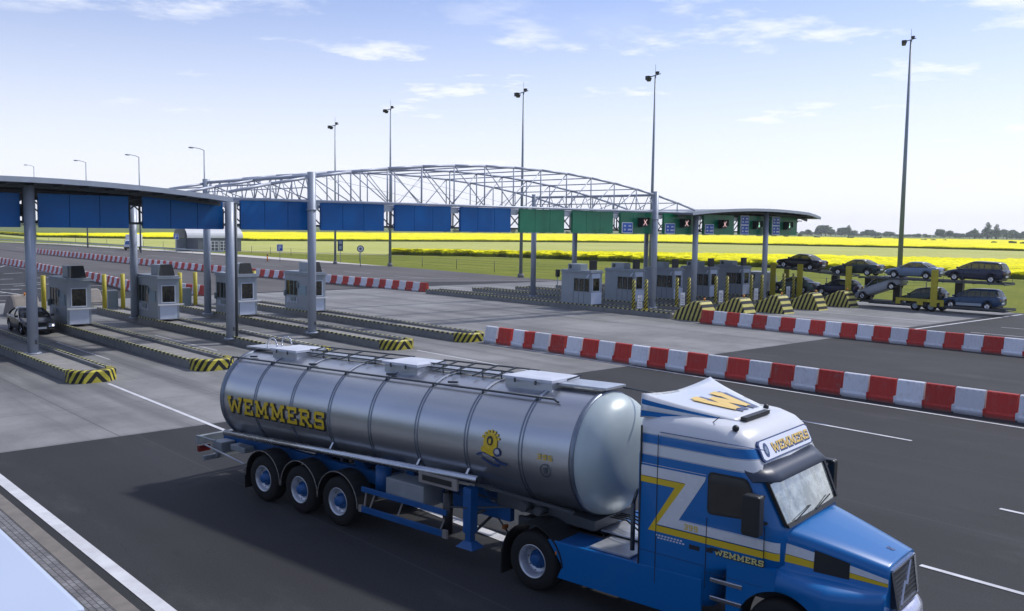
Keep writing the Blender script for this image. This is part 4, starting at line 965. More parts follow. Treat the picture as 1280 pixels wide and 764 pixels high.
    for wx in S_['wb']:
        for sy in (-1, 1):
            W_ = interp(S_['body'], wx)[2]; wm_ = MB()
            wm_.lathe([(wr * .62, -.09), (wr * .92, -.10), (wr, -.06), (wr, .06), (wr * .92, .10), (wr * .62, .09)], (wx, sy * (W_ - .10), wr), (0, 1, 0), 24)
            wh = wm_.build('wheel', M_RUBBER, t)
            rm = MB(); cc = (wx, sy * (W_ - .10), wr); rm.lathe([(wr * .64, .085 * sy), (wr * .60, .05 * sy), (wr * .25, .04 * sy), (wr * .2, .075 * sy), (0.001, .08 * sy)], cc, (0, 1, 0), 20)
            for q in range(5):
                a = 2 * PI * q / 5; rm.bar((wx, sy * (W_ - .10) + .07 * sy, wr), (wx + math.cos(a) * wr * .6, sy * (W_ - .10) + .07 * sy, wr + math.sin(a) * wr * .6), .03, .05, up=(0, 1, 0))
            rm.build('rim', M_CHROME if kind != 'x' else M_ACU, wh)
    if trim:
        s_ = MB()
        for sy in (-1, 1):
            W_ = interp(S_['body'], 0)[2]; s_.box(S_['wb'][0] + .42, S_['wb'][1] - .42, min(sy * (W_ - .02), sy * (W_ + .012)), max(sy * (W_ - .02), sy * (W_ + .012)), .30, .52)
        s_.build('side_trim', trim, t)
    return t
P_BLK = paintm('black_car_paint', (0.012, 0.014, 0.018)); P_DGR = paintm('dark_green_car_paint', (0.012, 0.030, 0.030)); P_NAVY = paintm('navy_car_paint', (0.010, 0.016, 0.045))
P_SBL = paintm('silver_blue_car_paint', (0.13, 0.19, 0.29)); P_SIL = paintm('silver_car_paint', (0.30, 0.33, 0.38)); P_MBL = paintm('mid_blue_car_paint', (0.012, 0.05, 0.12)); P_GRN = paintm('grey_green_car_paint', (0.08, 0.12, 0.12))
make_car('car', 'sedan', P_BLK, 'black saloon car with lit headlights driving out beside the first left booth', (15.25, 57.9, 0.0), -PI / 2 - 0.03, None, lit=True)

# car transporter: x across, drives towards +Y.  Local origin at the rear, y forward
t = thing('car_transporter', 'grey car transporter with yellow deck columns loaded with eight used cars', 'lorry', (77.95, 26.8, 0.0))
LV = 0.52; UV = 2.62
b = MB()
def deck(y0, y1, z0, z1, bb):
    for sx in (-1, 1): bb.bar((sx * .78, y0, z0), (sx * .78, y1, z1), .42, .06); bb.bar((sx * 1.05, y0, z0), (sx * 1.05, y1, z1), .10, .16)
    n_ = int((y1 - y0) / 1.2)
    for k in range(n_ + 1): f = k / n_; bb.box(-1.05, 1.05, lerp(y0, y1, f) - .04, lerp(y0, y1, f) + .04, lerp(z0, z1, f) - .12, lerp(z0, z1, f) - .04)
deck(0.2, 12.2, UV - .05, UV - .05, b); deck(13.2, 21.5, UV, UV + .55, b); b.build('upper_deck', M_DSTEEL, t)
b = MB(); deck(0.0, 12.0, LV, LV - .02, b); deck(13.0, 20.5, .75, .85, b); b.bar((0, 11, .5), (0, 14.5, .5), .14); b.box(-.45, .45, 0.3, 11.5, .28, .44); b.box(-.45, .45, 13.2, 24, .55, .75); b.build('lower_deck', M_DSTEEL, t)
for yy in (5.55, 13.05, 17.8, 20.6):
    for sx in ((-1, 1) if yy > 20 else (-1,)): MB().box(sx * 1.2 - .06, sx * 1.2 + .06, yy - .27, yy + .27, 0.42, 3.47).build('column', M_YPOST, t, bevel=.015)
for yy in (4.2, 9.4, 12.0, 15.2): MB().box(.3, .75, yy - .3, yy + .3, .5, UV - .1).build('lift_leg', M_BLACK, t)
for sx in (-1, 1):
    b = MB(); b.box(sx * 1.24 - .03, sx * 1.24 + .03, 4.7, 8.7, .78, 1.02)
    for ya, yb in ((4.7, 5.0), (6.4, 6.9), (8.3, 8.7)): b.box(sx * 1.24 - .028, sx * 1.24 + .028, ya, yb, .5, .79)
    b.build('wheel_guard', M_YPOST, t)

def lorry_wheel(par, x_, y_, r=.42, side=-1, wd=.3):
    m = MB(); m.lathe([(r * .55, -wd / 2), (r * .93, -wd / 2), (r, -wd / 2 + .05), (r, wd / 2 - .05), (r * .93, wd / 2), (r * .55, wd / 2)], (x_, y_, r), (1, 0, 0), 26); wh = m.build('wheel', M_RUBBER, par)
    m = MB(); m.lathe([(r * .58, side * wd * .48), (r * .5, side * wd * .2), (r * .22, side * wd * .2), (r * .2, side * wd * .5), (.001, side * wd * .5)], (x_, y_, r), (1, 0, 0), 20); m.build('rim', M_ACU, wh)
for yy in (5.75, 7.05):
    for sx in (-1, 1): lorry_wheel(t, sx * 1.08, yy, .41, sx)
for yy in (18.4, 22.6):
    for sx in (-1, 1): lorry_wheel(t, sx * 1.05, yy, .50, sx)
b = MB(); b.loft([[(-1.2, 21.6, .6), (1.2, 21.6, .6), (1.2, 24.2, .6), (-1.2, 24.2, .6)], [(-1.2, 21.6, 1.6), (1.2, 21.6, 1.6), (1.2, 24.25, 1.6), (-1.2, 24.25, 1.6)], [(-1.1, 21.7, 2.55), (1.1, 21.7, 2.55), (1.05, 23.9, 2.55), (-1.05, 23.9, 2.55)]])
cab_ = b.build('cab', M_BOOTH, t, bevel=.05)
b = MB(); b.box(-1.206, -1.19, 22.6, 23.7, 1.65, 2.35); b.box(1.19, 1.206, 22.6, 23.7, 1.65, 2.35); b.build('side_window', M_GLASS, cab_)
b = MB()
for sx in (-1, 1):
    for k in range(8): b.cyl((sx * 1.1, .4 + 1.5 * k, UV), (sx * 1.1, .4 + 1.5 * k, UV + .45), .015, n=5)
    b.bar((sx * 1.1, .4, UV + .45), (sx * 1.1, 11.6, UV + .45), .02)
b.build('hand_rail', M_DSTEEL, t)
def tilt(o, pitch, base_z):
    o.location.z = base_z; o.rotation_euler = (0, 0, 0); o.matrix_world = Matrix.Translation(o.location) @ Matrix.Rotation(PI / 2, 4, 'Z') @ Matrix.Rotation(-pitch, 4, 'Y'); return o
CG = 'used cars on the car transporter'
CX = 77.95
tilt(make_car('car', 'mpv', P_NAVY, 'dark navy people carrier at the rear of the transporter upper deck', (CX, 29.55, 0), 0, CG), .03, UV)
tilt(make_car('car', 'sedan', P_SBL, 'silver-blue saloon on the upper deck just left of the dark people carrier', (CX, 34.6, 0), 0, CG), 0.0, UV)
tilt(make_car('car', 'sedan', P_DGR, 'dark green saloon, second from the left on the transporter upper deck', (CX, 39.7, 0), 0, CG), -0.02, UV + .02)
tilt(make_car('car', 'sedan', P_BLK, 'black saloon raised highest at the left end of the transporter upper deck', (CX, 45.2, 0), 0, CG), .06, UV + .35)
tilt(make_car('car', 'mpv', P_MBL, 'blue people carrier with grey lower trim at the rear of the lower deck', (CX, 29.7, 0), 0, CG, trim=M_ACU), -.01, LV - .12)
tilt(make_car('car', 'hatch', P_DGR, 'dark green hatchback low between the blue people carrier and the tilted silver car', (CX, 33.75, 0), 0, CG), -.10, LV - .08)
tilt(make_car('car', 'sedan', P_SIL, 'silver saloon tilted nose down under the upper deck', (CX, 37.3, 0), 0, CG), -.36, 1.12)
tilt(make_car('car', 'hatch', P_NAVY, 'dark navy hatchback on the lower deck under the second saloon', (CX, 41.4, 0), 0, CG), .02, .78)
tilt(make_car('car', 'sedan', P_GRN, 'grey-green saloon on the lower deck under the raised black saloon', (CX, 45.8, 0), 0, CG), .02, .82)

# far white box lorry
t = thing('white_lorry', 'white box lorry seen from the front on the far road beyond the left lanes', 'lorry', (77.2, 213, 0), math.atan2(213, 77.2) - PI / 2 - 0.25)
MB().box(-1.2, 1.2, 0.9, 6.0, .9, 3.6).build('cargo_box', M_WHITE, t, bevel=.03)
b = MB(); b.loft([[(-1.1, -.9, .45), (1.1, -.9, .45), (1.1, .9, .45), (-1.1, .9, .45)], [(-1.1, -1.0, 1.3), (1.1, -1.0, 1.3), (1.1, .9, 1.3), (-1.1, .9, 1.3)], [(-.98, -.3, 2.3), (.98, -.3, 2.3), (1.0, .9, 2.35), (-1.0, .9, 2.35)]]); cb = b.build('cab', M_WHITE, t, bevel=.05)
b = MB(); b.loft([[(-.95, -.98, 1.38), (.95, -.98, 1.38), (.95, -.93, 1.38), (-.95, -.93, 1.38)], [(-.85, -.40, 2.2), (.85, -.40, 2.2), (.85, -.35, 2.2), (-.85, -.35, 2.2)]]); b.build('windscreen', mat('windscreen_blue', (.03, .08, .2), .1), cb)
b = MB(); b.box(-1.05, 1.05, -1.06, -.98, .42, .8); b.build('bumper', M_BLACK, t)
for yy in (0, 4.6):
    for sx in (-1, 1): lorry_wheel(t, sx * .95, yy, .4, sx, .25)
# ------------------------------------------------------------------ the tanker lorry.  local: x forward, y to its left (away from the camera), z up
TR = thing('tanker_truck', 'blue and white tractor unit pulling a polished steel tank lettered WEMMERS', 'tanker truck', (11.1593, 19.1261, 0.0), math.radians(-90 + 7.9))
T_BLUE = mat('lorry_blue_paint', (0.0, 0.122, 0.37), 0.30, 0.0, coat=0.25, spec=0.35)
T_BLUEF = mat('frame_blue_paint', (0.003, 0.075, 0.24), 0.45, var=0.15, vscale=4)
T_WHITE = mat('lorry_white_paint', (0.58, 0.60, 0.63), 0.25, var=0.04, coat=0.7)
T_YEL = mat('lorry_yellow', (0.62, 0.43, 0.015), 0.35); T_NAVY = mat('letter_shadow', (0.012, 0.014, 0.02), 0.5); T_PIN = mat('pin_stripe', (0.02, 0.05, 0.16), 0.4)
T_VISOR = mat('smoked_visor', (0.02, 0.032, 0.06), 0.42)
def steel():
    g = NG('polished_tank_steel', 0.2, 0.88)
    v = g.ramp(g.noise(0.9, 6, 0.6, (0.25, 1, 1)), 0.3, 0.7, 0.90, 1.08)
    g.color(g.scale((0.47, 0.49, 0.52), v)); g.b.inputs['Roughness'].default_value = 0.31; return g.m
M_TANK = steel(); M_BAND = mat('tank_band_steel', (0.20, 0.23, 0.28), 0.4, 0.9, var=0.15, vscale=5); M_TOPST = mat('tank_top_steel', (0.40, 0.42, 0.46), 0.38, 0.7, var=0.12, vscale=3)
M_DISH = mat('pale_grp_end', (0.40, 0.47, 0.48), 0.38, 0.1, var=0.06, vscale=1.2)
M_ALU = mat('alu_plate', (0.50, 0.53, 0.58), 0.35, 0.6, var=0.1, vscale=4)
M_BOXG = mat('grey_toolbox', (0.25, 0.28, 0.30), 0.5, 0.2, var=0.1)
zc_ = lambda x_: 2.125 + 0.0245 * (x_ + 2.2)
TRAD = 1.10
def tank_pt(x_, ang, r=TRAD):  # ang from the near side (-y) upwards
    return (x_, -r * math.cos(ang), zc_(x_) + r * math.sin(ang))
b = MB(); n_ = 72; rings = []
for x_, f in ((-2.55, .15), (-2.50, .50), (-2.42, .76), (-2.32, .92), (-2.22, .985), (-2.15, 1.0)) : rings.append([tank_pt(x_, 2 * PI * k / n_, TRAD * f) for k in range(n_)])
for k2 in range(1, 22): x_ = -2.15 + (8.38 + 2.15) * k2 / 21; rings.append([tank_pt(x_, 2 * PI * k / n_) for k in range(n_)])
b.loft(rings, smooth=True, cap1=False); tank = b.build('tank', M_TANK, TR)
b = MB(); rings = []
for k2 in range(15):
    a = (PI / 2) * k2 / 14; f = math.cos(a) ** 0.62 if k2 < 14 else 0.02; rings.append([tank_pt(8.381 + 0.60 * math.sin(a), 2 * PI * k / n_, TRAD * 0.999 * max(f, .02)) for k in range(n_)])
b.loft(rings, smooth=True, cap0=False); b.build('front_dish', M_DISH, tank)
seams = [-2.15, -0.79, 0.58, 1.90, 3.21, 4.58, 5.91, 7.23, 8.36]
for i, sx in enumerate(seams):
    b = MB()
    for dx in ((-.035, .035) if 0 < i < 8 else (0,)):
        prof = [(TRAD + .001, -.015), (TRAD + .012, -.010), (TRAD + .012, .010), (TRAD + .001, .015)] if 0 < i < 8 else [(TRAD - .01, -.05), (TRAD + .03, -.04), (TRAD + .03, .04), (TRAD - .01, .05)]
        b.lathe(prof, (sx + dx, 0, zc_(sx)), (1, 0, 0.0245), 72)
    b.build('band', M_BAND, tank)
# straps over the crown
for sx in seams[1:-1]:
    b = MB(); rr = []
    for k in range(13):
        a = math.radians(58 + 64 * k / 12); rr.append([(sx - .03, -(TRAD + .014) * math.cos(a), zc_(sx) + (TRAD + .014) * math.sin(a)), (sx + .03, -(TRAD + .014) * math.cos(a), zc_(sx) + (TRAD + .014) * math.sin(a)), (sx + .03, -(TRAD + .022) * math.cos(a), zc_(sx) + (TRAD + .022) * math.sin(a)), (sx - .03, -(TRAD + .022) * math.cos(a), zc_(sx) + (TRAD + .022) * math.sin(a))])
    b.loft(rr); b.build('crown_strap', M_ALU, tank)
# gutter coaming on each side of the crown, spill rails
zt_ = lambda x_, y_: zc_(x_) + math.sqrt(TRAD ** 2 - y_ ** 2)
for sy in (-1, 1):
    b = MB(); y_ = sy * .62
    pts = [(-2.55, sy * .66, zt_(-2.2, .66) - .22), (-2.42, y_, zt_(-2.4, y_) + .07), (-2.2, y_, zt_(-2.2, y_) + .075)] + [(x_, y_, zt_(x_, y_) + .075) for x_ in (0, 2, 4, 6, 7.6)] + [(7.72, y_ * 1.02, zt_(7.7, y_) + .03)]
    b.tube(pts, .022, 8)
    for sx in seams[:-1]: b.cyl((sx, y_, zt_(sx, y_) - .005), (sx, y_, zt_(sx, y_) + .08), .022, n=6)
    b.build('spill_rail', M_DSTEEL, tank)
for sy in (-1, 1):
    b = MB(); pts = [(-2.05, sy * 1.08, 1.32), (6.22, sy * 1.08, 1.70)]; b.cyl(*pts, .075, n=14)
    for sx in (1.9, 4.58, 5.91): b.bar((sx, sy * 1.06, 1.36 + .046 * (sx + 2.05)), (sx, sy * .96, 1.50 + .046 * (sx + 2.05)), .05)
    b.build('lower_rail', mat('bright_rail', (0.50, 0.53, 0.58), 0.25, 1.0, var=.1), tank)
# top equipment
def topz(x_): return zc_(x_) + TRAD
b = MB()
for xa, xb, ya, yb in ((-2.55, -1.15, -.12, .50), (7.35, 8.42, -.16, .48)):
    b.loft([[(xa, ya, topz(xa) + .06), (xa, yb, topz(xa) + .06), (xa, yb, topz(xa) + .10), (xa, ya, topz(xa) + .10)], [(xb, ya, topz(xb) + .06), (xb, yb, topz(xb) + .06), (xb, yb, topz(xb) + .10), (xb, ya, topz(xb) + .10)]])
b.loft([[(-.2, .05, topz(-.2) + .03), (-.2, .5, topz(-.2) + .03), (-.2, .5, topz(-.2) + .06), (-.2, .05, topz(-.2) + .06)], [(6.3, .05, topz(6.3) + .03), (6.3, .5, topz(6.3) + .03), (6.3, .5, topz(6.3) + .06), (6.3, .05, topz(6.3) + .06)]])
b.build('walkway', M_ALU, tank)
for si, (xa, xb) in enumerate(((-.2, 2.9), (3.8, 6.4))):
    b = MB()
    for y_, dz in ((-.05, .10), (.06, .16), (.50, .18)): b.cyl((xa, y_, topz(xa) + dz), (xb, y_, topz(xb) + dz), .018, n=8)
    for x_ in ((.3, 1.2, 2.1), (4.2, 4.7, 5.3, 5.8))[si]: b.bar((x_, -.25, topz(x_) + .06), (x_, .5, topz(x_) + .18), .03); b.cyl((x_, .06, topz(x_)), (x_, .06, topz(x_) + .18), .016, n=6)
    b.build('vapour_pipe', M_DSTEEL, tank)
for x_ in (-1.7, 0.6, 3.2, 5.0): MB().bar((x_ - .12, -.5, topz(x_) - .08), (x_ + .12, -.48, topz(x_) - .06), .04).build('lifting_lug', M_DSTEEL, tank)
MB().cyl((8.42, .4, topz(8.4) + .05), (9.2, .35, topz(8.4) + .03), .018, n=8).build('vapour_pipe', M_DSTEEL, tank)
for xa, xb in ((-1.15, -.22), (2.83, 3.83), (6.22, 7.33)):
    b = MB(); ya, yb = -.33, .42; z0 = topz(xa) - .06; z1 = topz(xa) + .10
    b.loft([[(xa, ya, z0), (xb, ya, z0 + .02), (xb, yb, z0 + .02), (xa, yb, z0)], [(xa, ya, z1), (xb, ya, z1 + .02), (xb, yb, z1 + .02), (xa, yb, z1)]])
    hb = b.build('hatch_box', M_ALU, tank, bevel=.01)
    l = MB(); l.loft([[(xa - .04, ya - .05, z1 + .01), (xb + .04, ya - .05, z1 + .03), (xb + .04, yb + .08, z1 + .03), (xa - .04, yb + .08, z1 + .01)], [(xa - .04, ya - .05, z1 + .07), (xb + .04, ya - .05, z1 + .09), (xb + .04, yb + .08, z1 + .09), (xa - .04, yb + .08, z1 + .07)], [(xa + .1, ya + .12, z1 + .09), (xb - .1, ya + .12, z1 + .11), (xb - .1, yb - .1, z1 + .11), (xa + .1, yb - .1, z1 + .09)]])
    l.build('lid', mat('lid_white', (.52, .55, .62), .4, var=.08), hb, bevel=.008)
    for f in (.25, .7):
        c_ = MB(); c_.box(xa + (xb - xa) * f - .02, xa + (xb - xa) * f + .02, ya - .065, ya - .045, z1 - .03, z1 + .05); c_.build('latch', M_DSTEEL, hb)
    MB().bar((xb + .03, .1, z1 + .05), (xb + .22, .3, z1 + .14), .025).build('lever', M_DSTEEL, hb)
b = MB()
for y_ in (-.05, .38):
    b.tube([(-1.75 + .0, y_, topz(-1.7) + .08)] + [(-1.55 - .2 * math.cos(PI * k / 8), y_, topz(-1.7) + .16 + .2 * math.sin(PI * k / 8)) for k in range(9)] + [(-1.35, y_, topz(-1.7) + .08)], .018, 6)
b.build('ladder_hoop', M_CHROME, tank)

# slab-serif block letters made of strokes: glyphs in a 1 x 1 box
GL = {
 'W': (1.35, [((.02, .98), (.34, .02)), ((.34, .02), (.66, .80)), ((.66, .80), (.98, .02)), ((.98, .02), (1.33, .98)), ((-.04, .93), (.30, .93)), ((1.05, .93), (1.39, .93))]),
 'E': (.85, [((.2, .02), (.2, .98)), ((0, .93), (.85, .93)), ((0, .07), (.85, .07)), ((.2, .5), (.62, .5)), ((.80, .98), (.80, .70)), ((.80, .30), (.80, .02))]),
 'M': (1.25, [((.2, .02), (.2, .98)), ((1.05, .02), (1.05, .98)), ((.2, .96), (.625, .22)), ((.625, .22), (1.05, .96)), ((0, .07), (.42, .07)), ((.83, .07), (1.25, .07)), ((0, .93), (.3, .93)), ((.95, .93), (1.25, .93))]),
 'R': (1.05, [((.2, .02), (.2, .98)), ((0, .93), (.75, .93)), ((.2, .5), (.75, .5)), ((.82, .90), (.82, .55)), ((.5, .5), (.92, .04)), ((0, .07), (.42, .07)), ((.78, .07), (1.08, .07))]),
 'S': (.85, [((.1, .93), (.75, .93)), ((.1, .93), (.1, .55)), ((.1, .5), (.75, .5)), ((.75, .5), (.75, .07)), ((.05, .07), (.75, .07)), ((.78, .98), (.78, .72)), ((.05, .28), (.05, .02))]),
 '3': (.75, [((.05, .93), (.65, .93)), ((.65, .93), (.65, .07)), ((.2, .5), (.65, .5)), ((.05, .07), (.65, .07))]),
 '9': (.75, [((.1, .93), (.65, .93)), ((.1, .93), (.1, .5)), ((.1, .5), (.65, .5)), ((.65, .93), (.65, .07)), ((.1, .07), (.65, .07))]),
 '5': (.75, [((.05, .93), (.65, .93)), ((.1, .93), (.1, .5)), ((.05, .5), (.65, .5)), ((.65, .5), (.65, .07)), ((.05, .07), (.65, .07))]),
}
def letters(b, txt, L_, H_, mapf, th=0.18, gap=.22, grow=0.0, lift=0.0, shift=(0, 0), sub=3):
    """mapf(u, v, lift) -> point; u along 0..L_, v 0..H_"""
    tot = sum(GL[c][0] for c in txt) + gap * (len(txt) - 1); k_ = L_ / tot; x_ = 0.0; idx = 0
    for c in txt:
        w_, st = GL[c]
        for (p, q) in st:
            p = Vector(((x_ + p[0]) * k_, p[1] * H_)); q = Vector(((x_ + q[0]) * k_, q[1] * H_)); d = (q - p)
            if d.length < 1e-6: continue
            d.normalize(); n2 = Vector((-d.y, d.x)) * (th * H_ / 2 + grow)
            p = p - d * (0.02 * H_ + grow); q = q + d * (0.02 * H_ + grow); lf = lift + 0.0004 * (idx % 9); idx += 1
            m_ = max(1, sub); pts = []
            for i in range(m_ + 1):
                r_ = p.lerp(q, i / m_); pts += [r_ + n2, r_ - n2]
            vs = [mapf(a.x + shift[0], a.y + shift[1], lf) for a in pts]
            b.add(vs, [(2 * i, 2 * i + 1, 2 * i + 3, 2 * i + 2) for i in range(m_)])
        x_ += w_ + gap
def tank_map(x0, zmid, H_):
    def f(u, v, l):
        x_ = x0 + u; z_ = zmid - H_ / 2 + v + 0.0245 * u
        s_ = max(-.99, min(.99, (z_ - zc_(x_)) / TRAD)); a = math.asin(s_); r = TRAD + .016 + l; return (x_, -r * math.cos(a), zc_(x_) + r * math.sin(a))
    return f
for sgn in (1,):
    b = MB(); letters(b, 'WEMMERS', 3.62, .36, tank_map(-1.86, 2.07, .36), th=.20, gap=.26, grow=.020, shift=(.018, -.022)); b.build('letter_shadow', T_NAVY, tank)
    b = MB(); letters(b, 'WEMMERS', 3.62, .36, tank_map(-1.86, 2.07, .36), th=.20, gap=.26, lift=.006); b.build('lettering', T_YEL, tank)
    b = MB(); letters(b, '395', .34, .09, tank_map(7.62, 2.40, .09), th=.2, gap=.25, sub=1); b.build('lettering', T_YEL, tank)
# unit number on the dish
b = MB()
# company emblem: yellow crowned oval over a blue ribbon
em = tank_map(6.2, 2.2, 0)
def blob(b, cx0, cz0, rx, rz_, l, n=20): b.add([em(cx0 + rx * math.cos(2 * PI * k / n), cz0 + rz_ * math.sin(2 * PI * k / n), l) for k in range(n)], [tuple(range(n))])
b.mat(0); blob(b, .33, .25, .17, .19, .001); b.mat(1); blob(b, .32, .29, .075, .085, .004); b.mat(0); blob(b, .32, .28, .035, .05, .006)
for k in range(7): a = math.radians(20 + 23 * k); b.mat(0); blob(b, .33 + .2 * math.cos(a), .28 + .18 * math.sin(a), .03, .03, .003, 8)
b.mat(0); blob(b, .33, .07, .12, .07, .002); blob(b, .18, .12, .07, .06, .002)
b.mat(2); blob(b, .50, .10, .09, .08, .0035); b.mat(3); blob(b, .50, .11, .06, .05, .005)
b.mat(2)
def ribbon(b, us, vs, w_, l):
    for (u0, v0), (u1, v1) in zip(zip(us, vs), zip(us[1:], vs[1:])): b.add([em(u0, v0, l), em(u0, v0 - w_, l), em(u1, v1 - w_, l), em(u1, v1, l)], [(0, 1, 2, 3)])
ribbon(b, [0.0, .1, .2, .35, .5, .6, .72], [.02, .05, .06, .02, -.04, -.07, -.08], .045, .008); ribbon(b, [.12, .25, .4, .55], [-.03, -.08, -.13, -.13], .04, .007)
b.mat(3); ribbon(b, [.15, .3, .45], [.045, .02, -.04], .02, .011)
b.build('emblem', [T_YEL, T_NAVY, T_PIN, M_ALU], tank)
b = MB(); ring_ = [(.0, .0)]
em2 = tank_map(7.8, 2.17, 0)
for r0, r1 in ((.10, .12),):
    for k in range(24):
        a, c = 2 * PI * k / 24, 2 * PI * (k + 1) / 24; b.add([em2(r0 * math.cos(a), r0 * math.sin(a), .001), em2(r1 * math.cos(a), r1 * math.sin(a), .001), em2(r1 * math.cos(c), r1 * math.sin(c), .001), em2(r0 * math.cos(c), r0 * math.sin(c), .001)], [(0, 1, 2, 3)])
b.add([em2(-.05, .05, .001), em2(.05, .05, .001), em2(.03, -.05, .001), em2(-.03, -.05, .001)], [(0, 1, 2, 3)]); b.build('emblem', M_BAND, tank)

# trailer running gear
b = MB()
for sy in (-1, 1): b.box(-2.9, 6.6, sy * .52 - .06, sy * .52 + .06, .86, 1.12)
for x_ in (-2.4, -1.0, .4, 1.7, 3.0, 4.4, 5.9): b.box(x_ - .05, x_ + .05, -.46, .46, .88, 1.05)
for x_ in (-2.0, -.3, 1.05, 2.35, 4.0, 5.9):
    for sy in (-1, 1): b.loft([[(x_ - .16, sy * .50, 1.12), (x_ + .16, sy * .50, 1.12), (x_ + .16, sy * .58, 1.12), (x_ - .16, sy * .58, 1.12)], [(x_ - .10, sy * .66, zc_(x_) - .9), (x_ + .10, sy * .66, zc_(x_) - .9), (x_ + .10, sy * .72, zc_(x_) - .86), (x_ - .10, sy * .72, zc_(x_) - .86)]])
b.build('trailer_frame', T_BLUEF, TR)
b = MB(); b.loft([[(6.3, -.62, 1.15), (6.3, .62, 1.15), (6.3, .62, 1.42), (6.3, -.62, 1.42)], [(8.55, -.62, 1.13), (8.55, .62, 1.13), (8.55, .62, 1.30), (8.55, -.62, 1.30)]]); b.bar((6.0, -.9, 1.55), (8.3, -.92, 1.48), .06, .05); b.bar((6.0, .9, 1.55), (8.3, .92, 1.48), .06, .05)
b.cyl((7.1, -.86, 1.32), (7.1, -.6, 1.32), .10, n=12); b.cyl((7.45, -.86, 1.3), (7.45, -.6, 1.3), .08, n=12); b.build('kingpin_frame', M_DSTEEL, TR)
# rear crossbeam, lights, underrun bar
b = MB(); b.box(-3.12, -3.0, -1.22, 1.22, .90, 1.10); b.box(-3.13, -2.3, -1.23, -1.17, 1.08, 1.11); b.build('rear_beam', M_BOXG, TR, bevel=.01)
b = MB(); b.box(-3.05, -2.95, -1.1, 1.1, .46, .58); b.bar((-2.95, -.75, .5), (-2.6, -.75, .95), .10); b.bar((-2.95, .75, .5), (-2.6, .75, .95), .10); b.build('underrun_bar', M_BOXG, TR, bevel=.01)
for sy in (-1, 1): MB().box(-3.16, -3.05, sy * 1.02 - .16, sy * 1.02 + .16, .68, .84).build('tail_light', M_REDL, TR, bevel=.02)
b = MB(); b.tube([(-2.95, -1.16, .92), (-2.5, -1.18, .88), (-1.1, -1.18, .72)], .02, 8); b.build('side_rail', M_ALU, TR)
b = MB(); b.box(-2.75, -2.35, -1.0, -.6, .72, 1.0); b.box(-2.0, -1.4, -.98, -.7, .88, 1.02); b.build('equipment_box', M_BOXG, TR, bevel=.02)
def big_wheel(x_, sy, y_out, r=.53, wd=.36, hub='blue', name='wheel', deep=False):
    yc = sy * (y_out - wd / 2); m = MB()
    m.lathe([(r * .56, -wd / 2 + .01), (r * .70, -wd / 2), (r * .93, -wd / 2 + .01), (r * .985, -wd / 2 + .05), (r, -wd / 2 + .09), (r, wd / 2 - .09), (r * .985, wd / 2 - .05), (r * .93, wd / 2 - .01), (r * .70, wd / 2), (r * .56, wd / 2 - .01)], (x_, yc, r), (0, 1, 0), 40)
    for k in range(5):   # tread grooves
        pass
    wh = m.build(name, M_RUBBER, TR); s_ = sy; d0 = s_ * (wd / 2 - .012)
    m = MB(); q = .12 if not deep else .20
    m.lathe([(r * .575, d0), (r * .55, d0 + s_ * .012), (r * .52, d0 - s_ * .02), (r * .48, d0 - s_ * q * .7), (r * .44, d0 - s_ * q), (r * .28, d0 - s_ * q * (.85 if not deep else 1))], (x_, yc, r), (0, 1, 0), 36)
    m.lathe([(r * .28, d0 - s_ * q), (.0015, d0 - s_ * q)], (x_, yc, r), (0, 1, 0), 24)
    rim = m.build('rim', mat('wheel_silver', (.55, .58, .63), .35, .6, var=.08), wh)
    m = MB()
    for k in range(10):
        a = 2 * PI * k / 10; m.sphere((x_ + math.cos(a) * r * .47, yc + d0 - s_ * (q - .005), r + math.sin(a) * r * .47), .022, 6, 4)
    m.build('rim_hole', M_BLACK, wh)
    m = MB(); m.lathe([(r * .32, d0 - s_ * q), (r * .32, d0 - s_ * (q - .03)), (r * .2, d0 - s_ * (q - .05)), (r * .19, d0 + s_ * (.02 if not deep else -.06)), (r * .13, d0 + s_ * (.035 if not deep else -.05)), (.001, d0 + s_ * (.035 if not deep else -.05))], (x_, yc, r), (0, 1, 0), 24)
    for k in range(10):
        a = 2 * PI * (k + .5) / 10; c_ = Vector((x_ + math.cos(a) * r * .27, yc + d0 - s_ * (q - .03), r + math.sin(a) * r * .27)); m.cyl(c_, c_ + Vector((0, s_ * .03, 0)), .018, n=6)
    m.build('hub', T_BLUEF if hub == 'blue' else M_ALU, wh); return wh
for wx in (-.30, 1.05, 2.36):
    for sy in (-1, 1):
        big_wheel(wx, sy, 1.24)
        b = MB(); rr = []
        for k in range(17):
            a = math.radians(-2 + 184 * k / 16); ro, ri = .655, .64; y0, y1 = sy * 1.25, sy * .80
            rr.append([(wx + ro * math.cos(a), y0, .53 + ro * math.sin(a)), (wx + ro * math.cos(a), y1, .53 + ro * math.sin(a)), (wx + ri * math.cos(a), y1, .53 + ri * math.sin(a)), (wx + ri * math.cos(a), y0, .53 + ri * math.sin(a))])
        b.loft(rr); fd = b.build('mudguard', M_BLACK, TR)
        b = MB(); b.tube([(wx + .655 * math.cos(math.radians(-2 + 184 * k / 16)), sy * 1.258, .53 + .655 * math.sin(math.radians(-2 + 184 * k / 16))) for k in range(17)], .009, 6); b.build('edge_trim', M_CREAM, fd)
    MB().cyl((wx, -1.0, .53), (wx, 1.0, .53), .075, n=12).build('axle', M_DSTEEL, TR)
for sy in (-1, 1): MB().box(-1.02, -1.0, min(sy * 1.24, sy * .85), max(sy * 1.24, sy * .85), .18, .62).build('mudflap', M_BLACK, TR)
